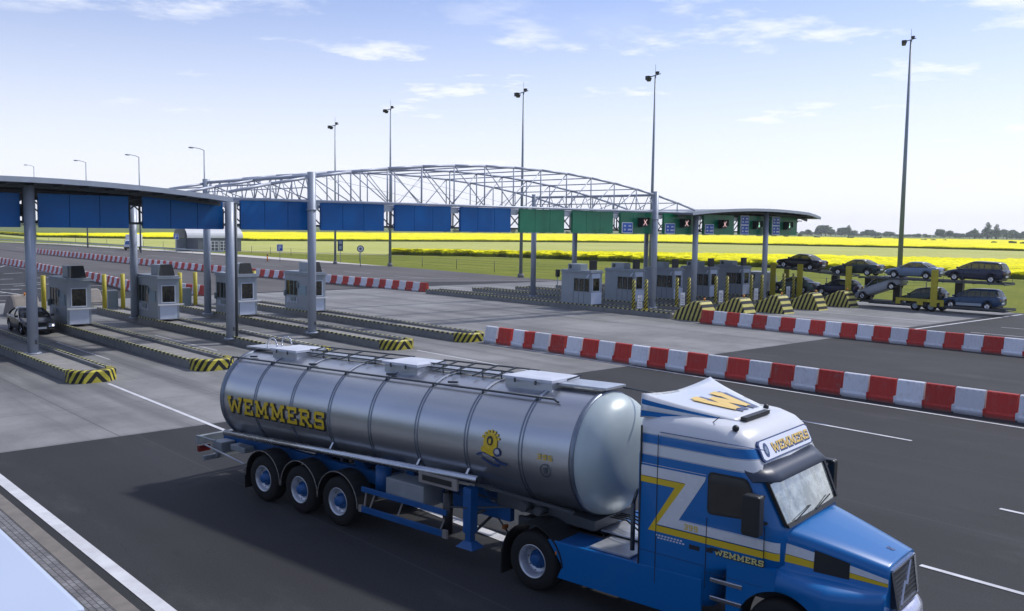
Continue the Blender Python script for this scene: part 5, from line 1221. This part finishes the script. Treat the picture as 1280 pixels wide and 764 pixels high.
# side guard, tool box, tanks, landing legs
for sy in (-1, 1):
    b = MB(); b.box(3.06, 5.50, sy * 1.20 - .02, sy * 1.20 + .02, .46, .59); b.box(3.06, 5.50, sy * 1.17 - .02, sy * 1.17 + .02, .88, .99); b.build('side_guard', T_BLUEF, TR, bevel=.008)
    b = MB()
    for x_ in (3.15, 3.32, 4.15, 5.35): b.bar((x_, sy * 1.17, .59), (x_ + (.10 if x_ != 3.15 else 0), sy * 1.12, .90), .03)
    b.box(3.02, 3.10, sy * 1.2 - .03, sy * 1.2 + .03, .46, .60); b.box(5.44, 5.55, sy * 1.2 - .03, sy * 1.2 + .03, .45, .61); b.build('guard_strut', M_CREAM, TR)
MB().box(3.74, 4.82, -1.12, -.58, .86, 1.30).build('toolbox', M_BOXG, TR, bevel=.012)
MB().box(3.74, 4.82, .58, 1.12, .86, 1.30).build('toolbox', M_BOXG, TR, bevel=.012)
b = MB(); b.cyl((3.30, -.78, .80), (3.30, -.78, 1.38), .17, n=20); b.lathe([(.17, 0), (.12, .09), (.03, .13), (.001, .13)], (3.30, -.78, 1.38), (0, 0, 1), 20); b.build('air_tank', T_BLUEF, TR)
b = MB(); b.box(4.72, 5.75, -1.16, -1.10, 1.40, 1.62); hl = b.build('tube_locker', M_CREAM, TR, bevel=.008); MB().box(4.83, 5.62, -1.166, -1.162, 1.46, 1.57).build('opening', M_BLACK, hl)
b = MB(); b.cyl((5.42, -1.05, .50), (5.42, -1.05, 1.30), .10, n=16); b.cyl((5.42, -1.05, 1.30), (5.42, -1.05, 1.40), .05, n=10); b.build('extinguisher', M_BLACK, TR)
for sy in (-1, 1):
    b = MB(); b.box(5.86, 6.06, sy * 1.0 - .10, sy * 1.0 + .10, .62, 1.50); b.box(5.89, 6.03, sy * 1.0 - .07, sy * 1.0 + .07, .42, .62)
    b.loft([[(5.74, sy * 1.0 - .18, .34), (6.18, sy * 1.0 - .18, .34), (6.18, sy * 1.0 + .18, .34), (5.74, sy * 1.0 + .18, .34)], [(5.86, sy * 1.0 - .08, .46), (6.06, sy * 1.0 - .08, .46), (6.06, sy * 1.0 + .08, .46), (5.86, sy * 1.0 + .08, .46)]])
    b.build('landing_leg', T_BLUEF, TR, bevel=.008)
b = MB(); b.cyl((5.96, -.9, .95), (5.96, .9, .95), .03, n=8); b.bar((6.0, -.9, .62), (6.0, .9, 1.35), .04); b.bar((6.02, -.9, 1.35), (6.02, .9, .62), .04); b.bar((5.96, -1.1, 1.12), (5.3, -1.05, 1.0), .03); b.tube([(6.3, -.6, .9), (6.5, -.5, .6), (6.35, -.45, .35)], .018, 6); b.bar((6.05, -.9, 1.1), (6.9, -.5, 1.2), .03); b.build('leg_brace', M_DSTEEL, TR)

# tractor chassis
b = MB()
for sy in (-1, 1): b.box(6.7, 13.1, sy * .42 - .04, sy * .42 + .04, .72, .98)
for x_ in (6.8, 8.6, 9.3, 12.9): b.box(x_ - .05, x_ + .05, -.38, .38, .76, .95)
b.lathe([(.001, .0), (.45, .0), (.52, .05), (.52, .12), (.001, .12)], (7.55, 0, 1.0), (0, 0, 1), 24); b.build('chassis', M_DSTEEL, TR)
for sy in (-1, 1):
    big_wheel(7.64, sy, 1.23, .53, .30, 'blue', deep=True); m = MB(); m.lathe([(.3, -.14), (.5, -.14), (.53, -.09), (.53, .09), (.5, .14), (.3, .14)], (7.64, sy * .76, .53), (0, 1, 0), 36); m.build('inner_wheel', M_RUBBER, TR)
    b = MB(); rr = []
    for k in range(17):
        a = math.radians(4 + 176 * k / 16); ro, ri = .68, .665
        rr.append([(7.64 + rad * math.cos(a), yy, .53 + rad * math.sin(a)) for rad, yy in ((ro, sy * 1.25), (ro, sy * .58), (ri, sy * .58), (ri, sy * 1.25))])
    b.loft(rr); b.box(6.93, 6.955, min(sy * 1.24, sy * .60), max(sy * 1.24, sy * .60), .14, .60); b.build('mudguard', M_BLACK, TR)
MB().cyl((7.64, -.9, .53), (7.64, .9, .53), .09, n=12).build('axle', M_DSTEEL, TR)
b = MB(); b.box(6.92, 6.97, -1.2, -1.08, .95, 1.02); b.build('marker_light', mat('dark_amber', (.2, .06, .01), .3), TR)
# side skirts with catwalk between
for sy in (-1, 1):
    b = MB(); y0, y1 = sorted((sy * 1.225, sy * 1.17))
    b.prism([(8.20, .38), (10.95, .38), (10.95, 1.06), (7.98, 1.01), (8.20, .74), (8.30, .6)], 'y', y0, y1); b.build('side_skirt', T_BLUE, TR, bevel=.008)
    b = MB(); b.box(8.15, 9.7, min(sy * 1.17, sy * .50), max(sy * 1.17, sy * .50), .95, .99); b.build('skirt_shelf', T_BLUEF, TR)
b = MB(); b.box(8.75, 9.55, -1.05, -.35, 1.0, 1.03); b.box(8.5, 9.6, -.35, .35, 1.06, 1.09); b.build('tread_plate', M_ALU, TR)
b = MB()
for k in range(4): b.tube([(9.66, -.45 + .15 * k, 1.75), (9.35, -.42 + .15 * k, 1.25), (9.0, -.3 + .1 * k, 1.35), (8.6, -.2 + .1 * k, 1.30)], .016, 6)
b.build('air_hose', M_BLACK, TR)
b = MB(); b.cyl((9.5, -.9, 1.1), (9.5, -.9, 1.9), .04, n=10); b.tube([(9.5, -.9, 1.9), (9.55, -.88, 2.1), (9.65, -.85, 2.2)], .03, 8); b.build('intake_pipe', M_DSTEEL, TR)
b = MB(); b.box(8.15, 8.18, -1.228, -1.222, .78, .84); b.build('marker_light', M_AMBER, TR)

# ---- cab
def band_paint():
    g = NG('cab_livery_paint', 0.32, spec=0.35); g.b.inputs['Coat Weight'].default_value = 0.25
    blue = (0.0, 0.122, 0.37); wht = (0.58, 0.60, 0.63)
    def inside(a, c): return g.math('MULTIPLY', g.math('GREATER_THAN', g.z, a), g.math('LESS_THAN', g.z, c))
    upper = g.math('GREATER_THAN', g.z, 2.84)
    # raise the border near the windscreen pillar
    c = g.mix(upper, blue, wht); c = g.mix(inside(3.03, 3.17), c, blue)
    c = g.mix(inside(3.018, 3.024), c, (0.05, 0.06, 0.1)); c = g.mix(inside(3.176, 3.182), c, (0.05, 0.06, 0.1))
    c = g.mix(inside(3.53, 3.60), c, blue); c = g.mix(inside(2.846, 2.852), c, (0.05, 0.06, 0.1))
    g.color(c); return g.m
M_LIV = band_paint()
def slice_(z, xr, xf, w_, wf, rc=.12):
    """plan outline: rear edge xr, front xf, half width w_, front face half width wf"""
    pts = [(xr, -w_ + rc * .5), (xr + rc * .5, -w_)]
    for k in range(1, 5): pts.append((lerp(xr + rc * .5, xf - .42, k / 5), -w_))
    pts.append((xf - .42, -w_))
    for k in range(1, 5):
        a = (PI / 2) * k / 5; pts.append((xf - .42 + (.42 - .05) * math.sin(a) ** 1.1, -w_ + (w_ - wf) * (1 - math.cos(a))))
    pts.append((xf - .02, -wf)); pts.append((xf, -wf * .5)); pts.append((xf + .01, 0))
    full = pts + [(x_, -y_) for x_, y_ in pts[-2::-1]]
    return [(x_, y_, z) for x_, y_ in full]
sl = [slice_(.62, 9.80, 11.10, 1.20, 1.0), slice_(.75, 9.78, 11.12, 1.22, 1.0), slice_(1.25, 9.77, 11.35, 1.22, 1.0), slice_(1.5, 9.76, 12.20, 1.22, .95), slice_(2.05, 9.75, 12.20, 1.22, .93), slice_(2.12, 9.75, 12.17, 1.22, .93),
      slice_(2.75, 9.74, 11.86, 1.215, 1.0), slice_(2.98, 9.74, 11.74, 1.20, .99), slice_(3.26, 9.74, 11.60, 1.175, .97), slice_(3.37, 9.74, 11.48, 1.13, .92), slice_(3.45, 9.75, 11.30, 1.05, .82), slice_(3.49, 9.78, 11.0, .90, .70)]
b = MB(); b.loft(sl, smooth=False); cab = b.build('cab', M_LIV, TR)
for p in cab.data.polygons: p.use_smooth = abs(p.normal.z) < .97 and p.area < 1.5
# livery on the flat cab sides
for sy in (-1, 1):
    def flat(poly, off, nm, m_):
        b = MB(); y0, y1 = sorted((sy * (1.2215 + off), sy * (1.2215 + off + .0015))); b.prism(poly, 'y', y0, y1); return b.build(nm, m_, cab)
    flat([(9.80, 2.50), (10.62, 2.50), (10.13, 1.76), (11.93, 1.76), (11.93, 1.90), (10.52, 1.90), (10.95, 2.60), (10.97, 2.67), (9.80, 2.67)], 0, 'white_stripe', T_WHITE)
    flat([(9.80, 2.40), (10.44, 2.40), (9.98, 1.64), (11.93, 1.64), (11.93, 1.745), (10.13, 1.745), (10.63, 2.50), (9.80, 2.50)], .0002, 'yellow_stripe', T_YEL)
    flat([(9.80, 2.497), (10.60, 2.497), (10.60, 2.505), (9.80, 2.505)], .0025, 'pin_line', T_NAVY); flat([(10.14, 1.742), (11.93, 1.742), (11.93, 1.752), (10.14, 1.752)], .0025, 'pin_line', T_NAVY)
    flat([(10.4, 1.905), (11.93, 1.905), (11.93, 1.914), (10.4, 1.914)], .0005, 'pin_line', T_WHITE)
    flat([(9.80, 2.70), (10.97, 2.70), (10.97, 2.708), (9.80, 2.708)], .0005, 'pin_line', T_WHITE)
    for x_, z0, z1 in ((10.12, .80, 3.2), (11.0, .95, 2.05), (11.93, 1.5, 2.1)): flat([(x_, z0), (x_ + .012, z0), (x_ + .012, z1), (x_, z1)], .004, 'door_seam', T_NAVY)
    # side window with a rounded frame
    def rounded(pts, r=.07):
        out = []
        n_ = len(pts)
        for i in range(n_):
            p0, p1, p2 = Vector(pts[i - 1]), Vector(pts[i]), Vector(pts[(i + 1) % n_]); a = p1 + (p0 - p1).normalized() * r; c = p1 + (p2 - p1).normalized() * r
            for k in range(5): f = k / 4; out.append(tuple(((1 - f) ** 2) * a + 2 * f * (1 - f) * p1 + f * f * c))
        return out
    wp = [(11.03, 2.14), (11.90, 2.20), (11.62, 2.74), (11.03, 2.74)]
    cx0 = sum(p[0] for p in wp) / 4; cz0 = sum(p[1] for p in wp) / 4
    y0, y1 = sorted((sy * 1.205, sy * 1.226)); b = MB(); b.prism(rounded([(cx0 + (x_ - cx0) * 1.07, cz0 + (z_ - cz0) * 1.1) for x_, z_ in wp], .09), 'y', y0, y1); fr = b.build('side_window', M_BLACK, cab)
    y0, y1 = sorted((sy * 1.2265, sy * 1.229)); b = MB(); b.prism(rounded(wp), 'y', y0, y1); b.build('pane', M_GLASS, fr)
    # mirror
    b = MB(); b.prism(rounded([(11.70, 2.02), (11.98, 2.02), (11.98, 2.62), (11.70, 2.62)], .05), 'y', min(sy * 1.36, sy * 1.52), max(sy * 1.36, sy * 1.52)); mr = b.build('mirror', M_BLACK, cab, bevel=.02)
    b = MB(); b.bar((11.95, sy * 1.18, 2.16), (11.86, sy * 1.40, 2.16), .035); b.bar((11.9, sy * 1.2, 2.55), (11.86, sy * 1.40, 2.55), .035); b.build('bracket', M_BLACK, mr)
    # steps
    for z_ in (.82, 1.10):
        b = MB(); b.box(11.10, 11.62, min(sy * 1.225, sy * 1.245), max(sy * 1.225, sy * 1.245), z_, z_ + .035); b.box(11.10, 11.62, min(sy * 1.222, sy * 1.232), max(sy * 1.222, sy * 1.232), z_ - .02, z_ + .05); b.build('step', M_CHROME, cab)
b = MB(); letters(b, 'WEMMERS', .78, .085, lambda u, v, l: (11.16 + u, -1.2245 - l, 1.515 + v - .0 * u), th=.22, gap=.18, grow=.008, shift=(.006, -.008), sub=1); b.build('letter_shadow', T_NAVY, cab)
b = MB(); letters(b, 'WEMMERS', .78, .085, lambda u, v, l: (11.16 + u, -1.2245 - l, 1.515 + v), th=.22, gap=.18, lift=.003, sub=1); b.build('lettering', mat('pale_yellow_letters', (.62, .56, .22), .4), cab)
b = MB(); letters(b, '399', .24, .085, lambda u, v, l: (10.62 + u, -1.2255 - l, 1.785 + v), th=.2, gap=.2, lift=.0, sub=1); b.build('lettering', T_YEL, cab)
b = MB(); b.box(11.02, 11.12, -1.226, -1.2225, 1.52, 1.59); b.box(10.72, 10.90, -1.226, -1.2225, 1.50, 1.57); b.build('side_marker', T_NAVY, cab)
b = MB()
for k in range(9): b.box(10.12 + .055 * k, 10.155 + .055 * k, -1.2245, -1.2225, 1.575, 1.60); b.box(10.16 + .055 * k, 10.195 + .055 * k, -1.2245, -1.2225, 1.535, 1.558)
b.build('small_print', T_WHITE, cab)
# roof deflector
b = MB(); rings = []
for k in range(13):
    f = k / 12; x_ = lerp(9.76, 11.18, f); hw = lerp(1.16, .62, f ** .9); ze = lerp(3.80, 3.47, f ** .8); zm = lerp(3.71, 3.53, f)
    row = []
    for j in range(-8, 9):
        q = j / 8; y_ = q * hw; z_ = zm + (ze - zm) * (abs(q) ** 1.6) + (.03 * (1 - f)) * 0; row.append((x_, y_, z_))
    rings.append([(x_, -hw - .03 * (1 - f), 3.42)] + row + [(x_, hw + .03 * (1 - f), 3.42)])
b.loft(rings, closed=True, smooth=True); dfm = NG('deflector_livery', .25); dfm.b.inputs['Coat Weight'].default_value = .7
dfm.color(dfm.scale((.62, .64, .67), 1.0))
df = b.build('roof_deflector', dfm.m, cab)
for sy in (-1, 1):
    for v0, v1 in ((.60, .84), (.06, .32)):
        bb = MB(); vs = []
        for k in range(15):
            f = k / 14; x_ = lerp(9.77, 11.12, f); ff = (x_ - 9.76) / 1.42; hw = lerp(1.16, .62, ff ** .9); ze = lerp(3.78, 3.47, ff ** .8)
            for v in (v0, v1): vs.append((x_, sy * (lerp(hw + .03 * (1 - ff), hw, v) + .006), lerp(3.42, ze, v)))
        bb.add(vs, [(2 * k, 2 * k + 1, 2 * k + 3, 2 * k + 2) for k in range(14)]); bb.build('blue_stripe', T_BLUE, df)
def dmap(u, v, l):   # u across (towards +y), v up = towards the rear
    x_ = 10.92 - v; f = (x_ - 9.76) / 1.42; hw = lerp(1.16, .62, f ** .9); y_ = -.36 + u; q = min(1, abs(y_) / hw); ze = lerp(3.80, 3.47, f ** .8); zm = lerp(3.71, 3.53, f); return (x_, y_, zm + (ze - zm) * q ** 1.6 + .012 + l)
b = MB(); letters(b, 'W', .80, .66, dmap, th=.30, grow=.035, shift=(.07, -.06), sub=6); b.build('letter_shadow', mat('grey_blue_shadow', (.06, .08, .16), .4), df)
b = MB(); letters(b, 'W', .80, .66, dmap, th=.30, lift=.006, sub=6); b.build('lettering', mat('amber_letters', (.72, .50, .13), .4), df)
b = MB(); b.box(11.18, 11.28, -.55, .30, 3.47, 3.53); b.sphere((11.32, -1.0, 3.44), .055, 10, 6); b.sphere((11.1, .55, 3.52), .05, 8, 5); b.bar((10.9, -.95, 3.45), (11.02, -.95, 3.56), .012); b.build('roof_lamp', M_BLACK, cab)
# lit name board above the windscreen
def quad_panel(b, x0, z0, x1, z1, h0, h1, off, c=.06):
    nx = (z1 - z0); nz = -(x1 - x0); l_ = math.hypot(nx, nz); nx, nz = nx / l_, nz / l_   # outward normal (forward/up)
    if nx < 0: nx, nz = -nx, -nz
    def P(u, v, o): # u -1..1, v 0..1
        h = lerp(h0, h1, v); return (lerp(x0, x1, v) + nx * (off + o), u * h, lerp(z0, z1, v) + nz * (off + o))
    return P
P0 = quad_panel(None, 11.755, 2.97, 11.612, 3.265, .93, .93, .012)
b = MB(); oc = [(-1, .12), (-.94, 0), (.94, 0), (1, .12), (1, .88), (.94, 1), (-.94, 1), (-1, .88)]; b.loft([[P0(u * 1.0, v, -.03) for u, v in oc], [P0(u, v, 0.0) for u, v in oc]]); nb = b.build('name_board', T_PIN, cab)
b = MB(); b.loft([[P0(u * .965, .5 + (v - .5) * .88, 0.0005) for u, v in oc], [P0(u * .965, .5 + (v - .5) * .88, .006) for u, v in oc]]); b.build('board_face', mat('board_white', (.70, .73, .82), .3), nb)
b = MB(); letters(b, 'WEMMERS', 1.36, .135, lambda u, v, l: P0((-.56 * .93 + u) / .93, .30 + v / .33, .008 + l), th=.24, gap=.18, grow=.010, shift=(.008, -.016), sub=1); b.build('letter_shadow', T_PIN, nb)
b = MB(); letters(b, 'WEMMERS', 1.36, .135, lambda u, v, l: P0((-.56 * .93 + u) / .93, .30 + v / .33, .012 + l), th=.24, gap=.18, sub=1); b.build('lettering', mat('amber_letters', (.72, .50, .13)), nb)
b = MB(); b.add([P0(-.79 + .085 * math.cos(2 * PI * k / 20), .5 + .34 * math.sin(2 * PI * k / 20), .009) for k in range(20)], [tuple(range(20))]); b.mat(1).add([P0(-.79 + .05 * math.cos(2 * PI * k / 20), .5 + .18 * math.sin(2 * PI * k / 20), .011) for k in range(20)], [tuple(range(20))]); b.build('logo', [T_PIN, mat('logo_grey', (.2, .25, .35))], nb)
# sun visor
b = MB(); rr = []
for k in range(17):
    q = -1 + 2 * k / 16; y_ = 1.16 * q; bx = .0 - .30 * max(0, abs(q) - .82) / .18; z_ = 0
    rr.append([(11.76 + bx * .9, y_, 2.945), (12.02 + bx, y_ * 1.03, 2.74), (12.01 + bx, y_ * 1.03, 2.725), (11.74 + bx * .9, y_, 2.925)])
b.loft(rr, smooth=True); b.build('sun_visor', T_VISOR, cab)
# windscreen
P1 = quad_panel(None, 12.175, 2.12, 11.88, 2.74, .985, 1.05, .012)
b = MB(); rr = []
for k in range(13):
    q = -1 + 2 * k / 12; rr.append([P1(q, 0, -.030 * q ** 4), P1(q, 1, -.030 * q ** 4), P1(q, 1, .012 - .05 * q * q), P1(q, 0, .012 - .05 * q * q)])
b.loft(rr, smooth=False)
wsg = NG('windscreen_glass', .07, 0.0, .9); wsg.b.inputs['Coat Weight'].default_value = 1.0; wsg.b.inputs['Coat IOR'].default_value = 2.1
wsg.b.inputs['Metallic'].default_value = .40; wsg.color(wsg.mix(wsg.ramp(wsg.noise(2.6, 6, .75), .40, .62), (.09, .12, .115), (.34, .39, .39)))  # pale mottling painted into the glass colour as reflected cloud
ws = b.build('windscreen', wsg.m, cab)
b = MB(); 
for q0, q1 in ((-.75, -.1), (.05, .7)): b.bar(P1(q0, .02, .03), P1(q1, .16, .03), .014); 
b.loft([[P1(-1, -.06, -.02), P1(1, -.06, -.02), P1(1, .03, -.02), P1(-1, .03, -.02)], [P1(-1, -.06, .016), P1(1, -.06, .016), P1(1, .03, .016), P1(-1, .03, .016)]]); b.build('wiper', M_BLACK, ws)
for q in (-1.01, 1.01): MB().bar(P1(q, 0, -.02), P1(q, 1, -.02), .04, .05).build('screen_pillar', M_BLACK, ws)
for sy in (-1, 1):   # small door furniture and panel joints
    def rail_(x0, x1, z0, z1, m_, nm, o0=.0015, o1=.012):
        y0, y1 = sorted((sy * (1.2215 + o0), sy * (1.2215 + o1))); return MB().box(x0, x1, y0, y1, z0, z1).build(nm, m_, cab, bevel=.002)
    rail_(11.08, 11.22, 1.575, 1.61, M_BLACK, 'door_handle', .004, .03)
    rail_(9.80, 11.0, 1.285, 1.292, T_NAVY, 'panel_joint', 0, .002); rail_(10.14, 11.90, 3.235, 3.241, T_PIN, 'panel_joint', -.03, .0005)
    rail_(11.01, 11.93, 1.20, 1.207, T_NAVY, 'panel_joint', 0, .002)
    rail_(9.80, 9.83, .8, 3.3, M_BLACK, 'rear_seal', -.01, .003)
for sy in (-1, 1):   # livery carried round the door corner onto the bonnet
    for nm, m_, za0, za1, zb0, zb1 in (('white_stripe', T_WHITE, 1.76, 1.90, 1.712, 1.866), ('yellow_stripe', T_YEL, 1.64, 1.745, 1.592, 1.703)):
        bb = MB(); vs = []
        for k in range(9):
            x_ = lerp(11.93, 12.115, k / 8); sn = max(0, min(1, ((x_ - 11.78) / .37) ** (1 / 1.1))); y_ = 1.22 - .28 * (1 - math.sqrt(1 - sn * sn)) + .006; f = k / 8
            vs += [(x_, sy * y_, lerp(za0, zb0, f)), (x_, sy * y_, lerp(za1, zb1, f))]
        bb.add(vs, [(2 * k, 2 * k + 1, 2 * k + 3, 2 * k + 2) for k in range(8)]); bb.build(nm, m_, cab)
# ---- bonnet and wings
def bonnet_half(x_):
    f = (x_ - 12.10) / (13.52 - 12.10); f = max(0, min(1, f))
    w_ = lerp(.95, .56, f); zt2 = lerp(2.06, 1.71, f ** 1.15); crease = zt2 - .05
    wing = lerp(1.47, 1.34, f); wo = 1.22 if f < .5 else lerp(1.22, .74, ((f - .5) / .5) ** 1.3)
    d = abs(x_ - 12.20); R_ = .66; zl_ = .50
    if d < R_: zl_ = max(zl_, .53 + math.sqrt(R_ * R_ - d * d))
    wing = max(wing, zl_ + .10)
    return [(0.001, zt2 + .02), (w_ * .55, zt2 + .012), (w_ * .88, zt2 - .008), (w_, crease), (w_ + .02, crease - .10), (lerp(w_ + .05, w_ + .02, f), wing + .07), (lerp(w_ + .13, w_ + .08, f), wing + .015), (lerp(w_, wo, .72), wing - .0), (wo - .03, wing - .06), (wo, wing - .15), (wo, min((wing + zl_) / 2, wing - .16) if wing - zl_ > .3 else zl_ + .01), (wo - .01, zl_)]
b = MB(); rings = []
for k in range(37):
    x_ = 12.10 + (13.52 - 12.10) * k / 36; hp = bonnet_half(x_); rings.append([(x_, -y_, z_) for y_, z_ in hp[::-1]] + [(x_, y_, z_) for y_, z_ in hp])
b.loft(rings, closed=False, smooth=True)
hp = bonnet_half(13.52); b.add([(13.52, -y_, z_) for y_, z_ in hp[::-1]] + [(13.52, y_, z_) for y_, z_ in hp], [tuple(range(2 * len(hp)))])
bon = b.build('bonnet', T_BLUE, cab)
# wings behind the front wheel, joining the cab
for sy in (-1, 1):
    b = MB(); rr = []
    for k in range(13):
        x_ = 11.36 + (12.12 - 11.36) * k / 12; d = abs(x_ - 12.20); zl_ = .50
        if d < .66: zl_ = .53 + math.sqrt(.66 ** 2 - d * d)
        rr.append([(x_, sy * 1.10, max(zl_, .5)), (x_, sy * 1.223, max(zl_, .5)), (x_, sy * 1.223, 1.50), (x_, sy * 1.10, 1.50)])
    b.loft(rr); b.build('wing', T_BLUE, cab)
    b = MB(); b.lathe([(.655, 0), (.655, .45)], (12.20, sy * 1.20, .53), (0, -sy, 0), 40); b.build('wheel_arch', M_BLACK, cab)
    big_wheel(12.20, sy, 1.20, .53, .30, 'alu', 'wheel')
    # bonnet side decals follow the surface
    def hs(x_, v):   # v 0..1 between wing shoulder and crease on the bonnet flank
        hp = bonnet_half(x_); p, q = hp[5], hp[4]; return (x_, sy * (lerp(p[0], q[0], v) + .004), lerp(p[1], q[1], v))
    def strip(v0, v1, xa, xb, nm, m_, lift=0.0):
        b = MB(); n_ = 16; vs = []
        for k in range(n_ + 1):
            x_ = lerp(xa, xb, k / n_); a, c = hs(x_, v0), hs(x_, v1); vs += [(a[0], a[1] + sy * lift, a[2]), (c[0], c[1] + sy * lift, c[2])]
        b.add(vs, [(2 * k, 2 * k + 1, 2 * k + 3, 2 * k + 2) for k in range(n_)]); return b.build(nm, m_, bon)
    strip(.46, .88, 12.11, 13.515, 'white_stripe', T_WHITE); strip(0.14, .44, 12.11, 13.515, 'yellow_stripe', T_YEL); strip(.44, .46, 12.11, 13.515, 'pin_line', T_NAVY, .001)
    strip(.02, 1.0, 12.55, 13.02, 'bonnet_vent', M_BLACK, .004)
    b = MB(); b.sphere((13.36, sy * .68, 1.02), .17, 14, 8, (.8, 1.1, .8)); hl = b.build('headlight', mat('lamp_glass', (.5, .55, .62), .08, .3, coat=1), cab); b = MB(); b.sphere((13.22, sy * .84, 1.02), .13, 10, 6, (.9, .8, .8)); b.build('indicator', M_AMBER, hl)
# grille with bright surround and diagonal bar
G0 = quad_panel(None, 13.62, 1.10, 13.53, 1.64, .45, .50, .0)
b = MB(); b.loft([[G0(u, v, -.12) for u, v in ((-1, 0), (1, 0), (1, 1), (-1, 1))], [G0(u, v, 0) for u, v in ((-1, 0), (1, 0), (1, 1), (-1, 1))]]); gr = b.build('grille', mat('grille_mesh', (.035, .045, .06), .35, .4), cab)
b = MB()
for (u0, v0), (u1, v1) in (((-1, 0), (-1, 1)), ((1, 0), (1, 1)), ((-1, 1), (1, 1)), ((-1, 0), (1, 0))): b.bar(G0(u0, v0, .006), G0(u1, v1, .006), .035, .03)
b.bar(G0(-.75, .05, .012), G0(-.1, .55, .012), .04, .015); b.bar(G0(.0, .42, .012), G0(.55, .95, .012), .045, .015); b.build('surround', M_CHROME, gr)
b = MB(); [b.bar(G0(-.95, v / 9, .002), G0(.95, v / 9, .002), .012) for v in range(1, 9)]; b.build('slats', M_BLACK, gr)
b = MB(); sec = [(13.50, .50), (13.70, .52), (13.76, .70), (13.73, .93), (13.62, 1.03), (13.50, 1.03)]; rr = []
for k in range(13):
    q = -1 + 2 * k / 12; rr.append([(x_ - .75 * max(0, abs(q) - .35) ** 1.4, q * 1.10, z_) for x_, z_ in sec])
b.loft(rr, smooth=True); b.build('bumper', mat('bumper_silver', (.50, .52, .62), .25, .7, var=.05), cab)
b = MB(); b.add([(13.28, .02, bonnet_half(13.28)[0][1] + .006), (13.36, .02, bonnet_half(13.36)[0][1] + .006), (13.40, .10, bonnet_half(13.36)[0][1] + .003), (13.32, .08, bonnet_half(13.32)[0][1] + .008), (13.27, .13, bonnet_half(13.3)[0][1] + .004)], [(0, 1, 2, 3, 4)]); b.build('badge', T_PIN, bon)

# ------------------------------------------------------------------ air between here and the horizon
hz = MB().box(-320, 2300, -700, 2300, -1.2, 48).build('haze', mat('haze_air', (1, 1, 1)))
hm = hz.data.materials[0]; t_ = hm.node_tree; t_.nodes.remove(t_.nodes['Principled BSDF'])
pv = t_.nodes.new('ShaderNodeVolumePrincipled'); pv.inputs['Color'].default_value = (0.88, 0.93, 1.0, 1); pv.inputs['Density'].default_value = 0.00013; pv.inputs['Anisotropy'].default_value = 0.2
t_.links.new(pv.outputs[0], t_.nodes['Material Output'].inputs['Volume']); hz['kind'] = 'stuff'
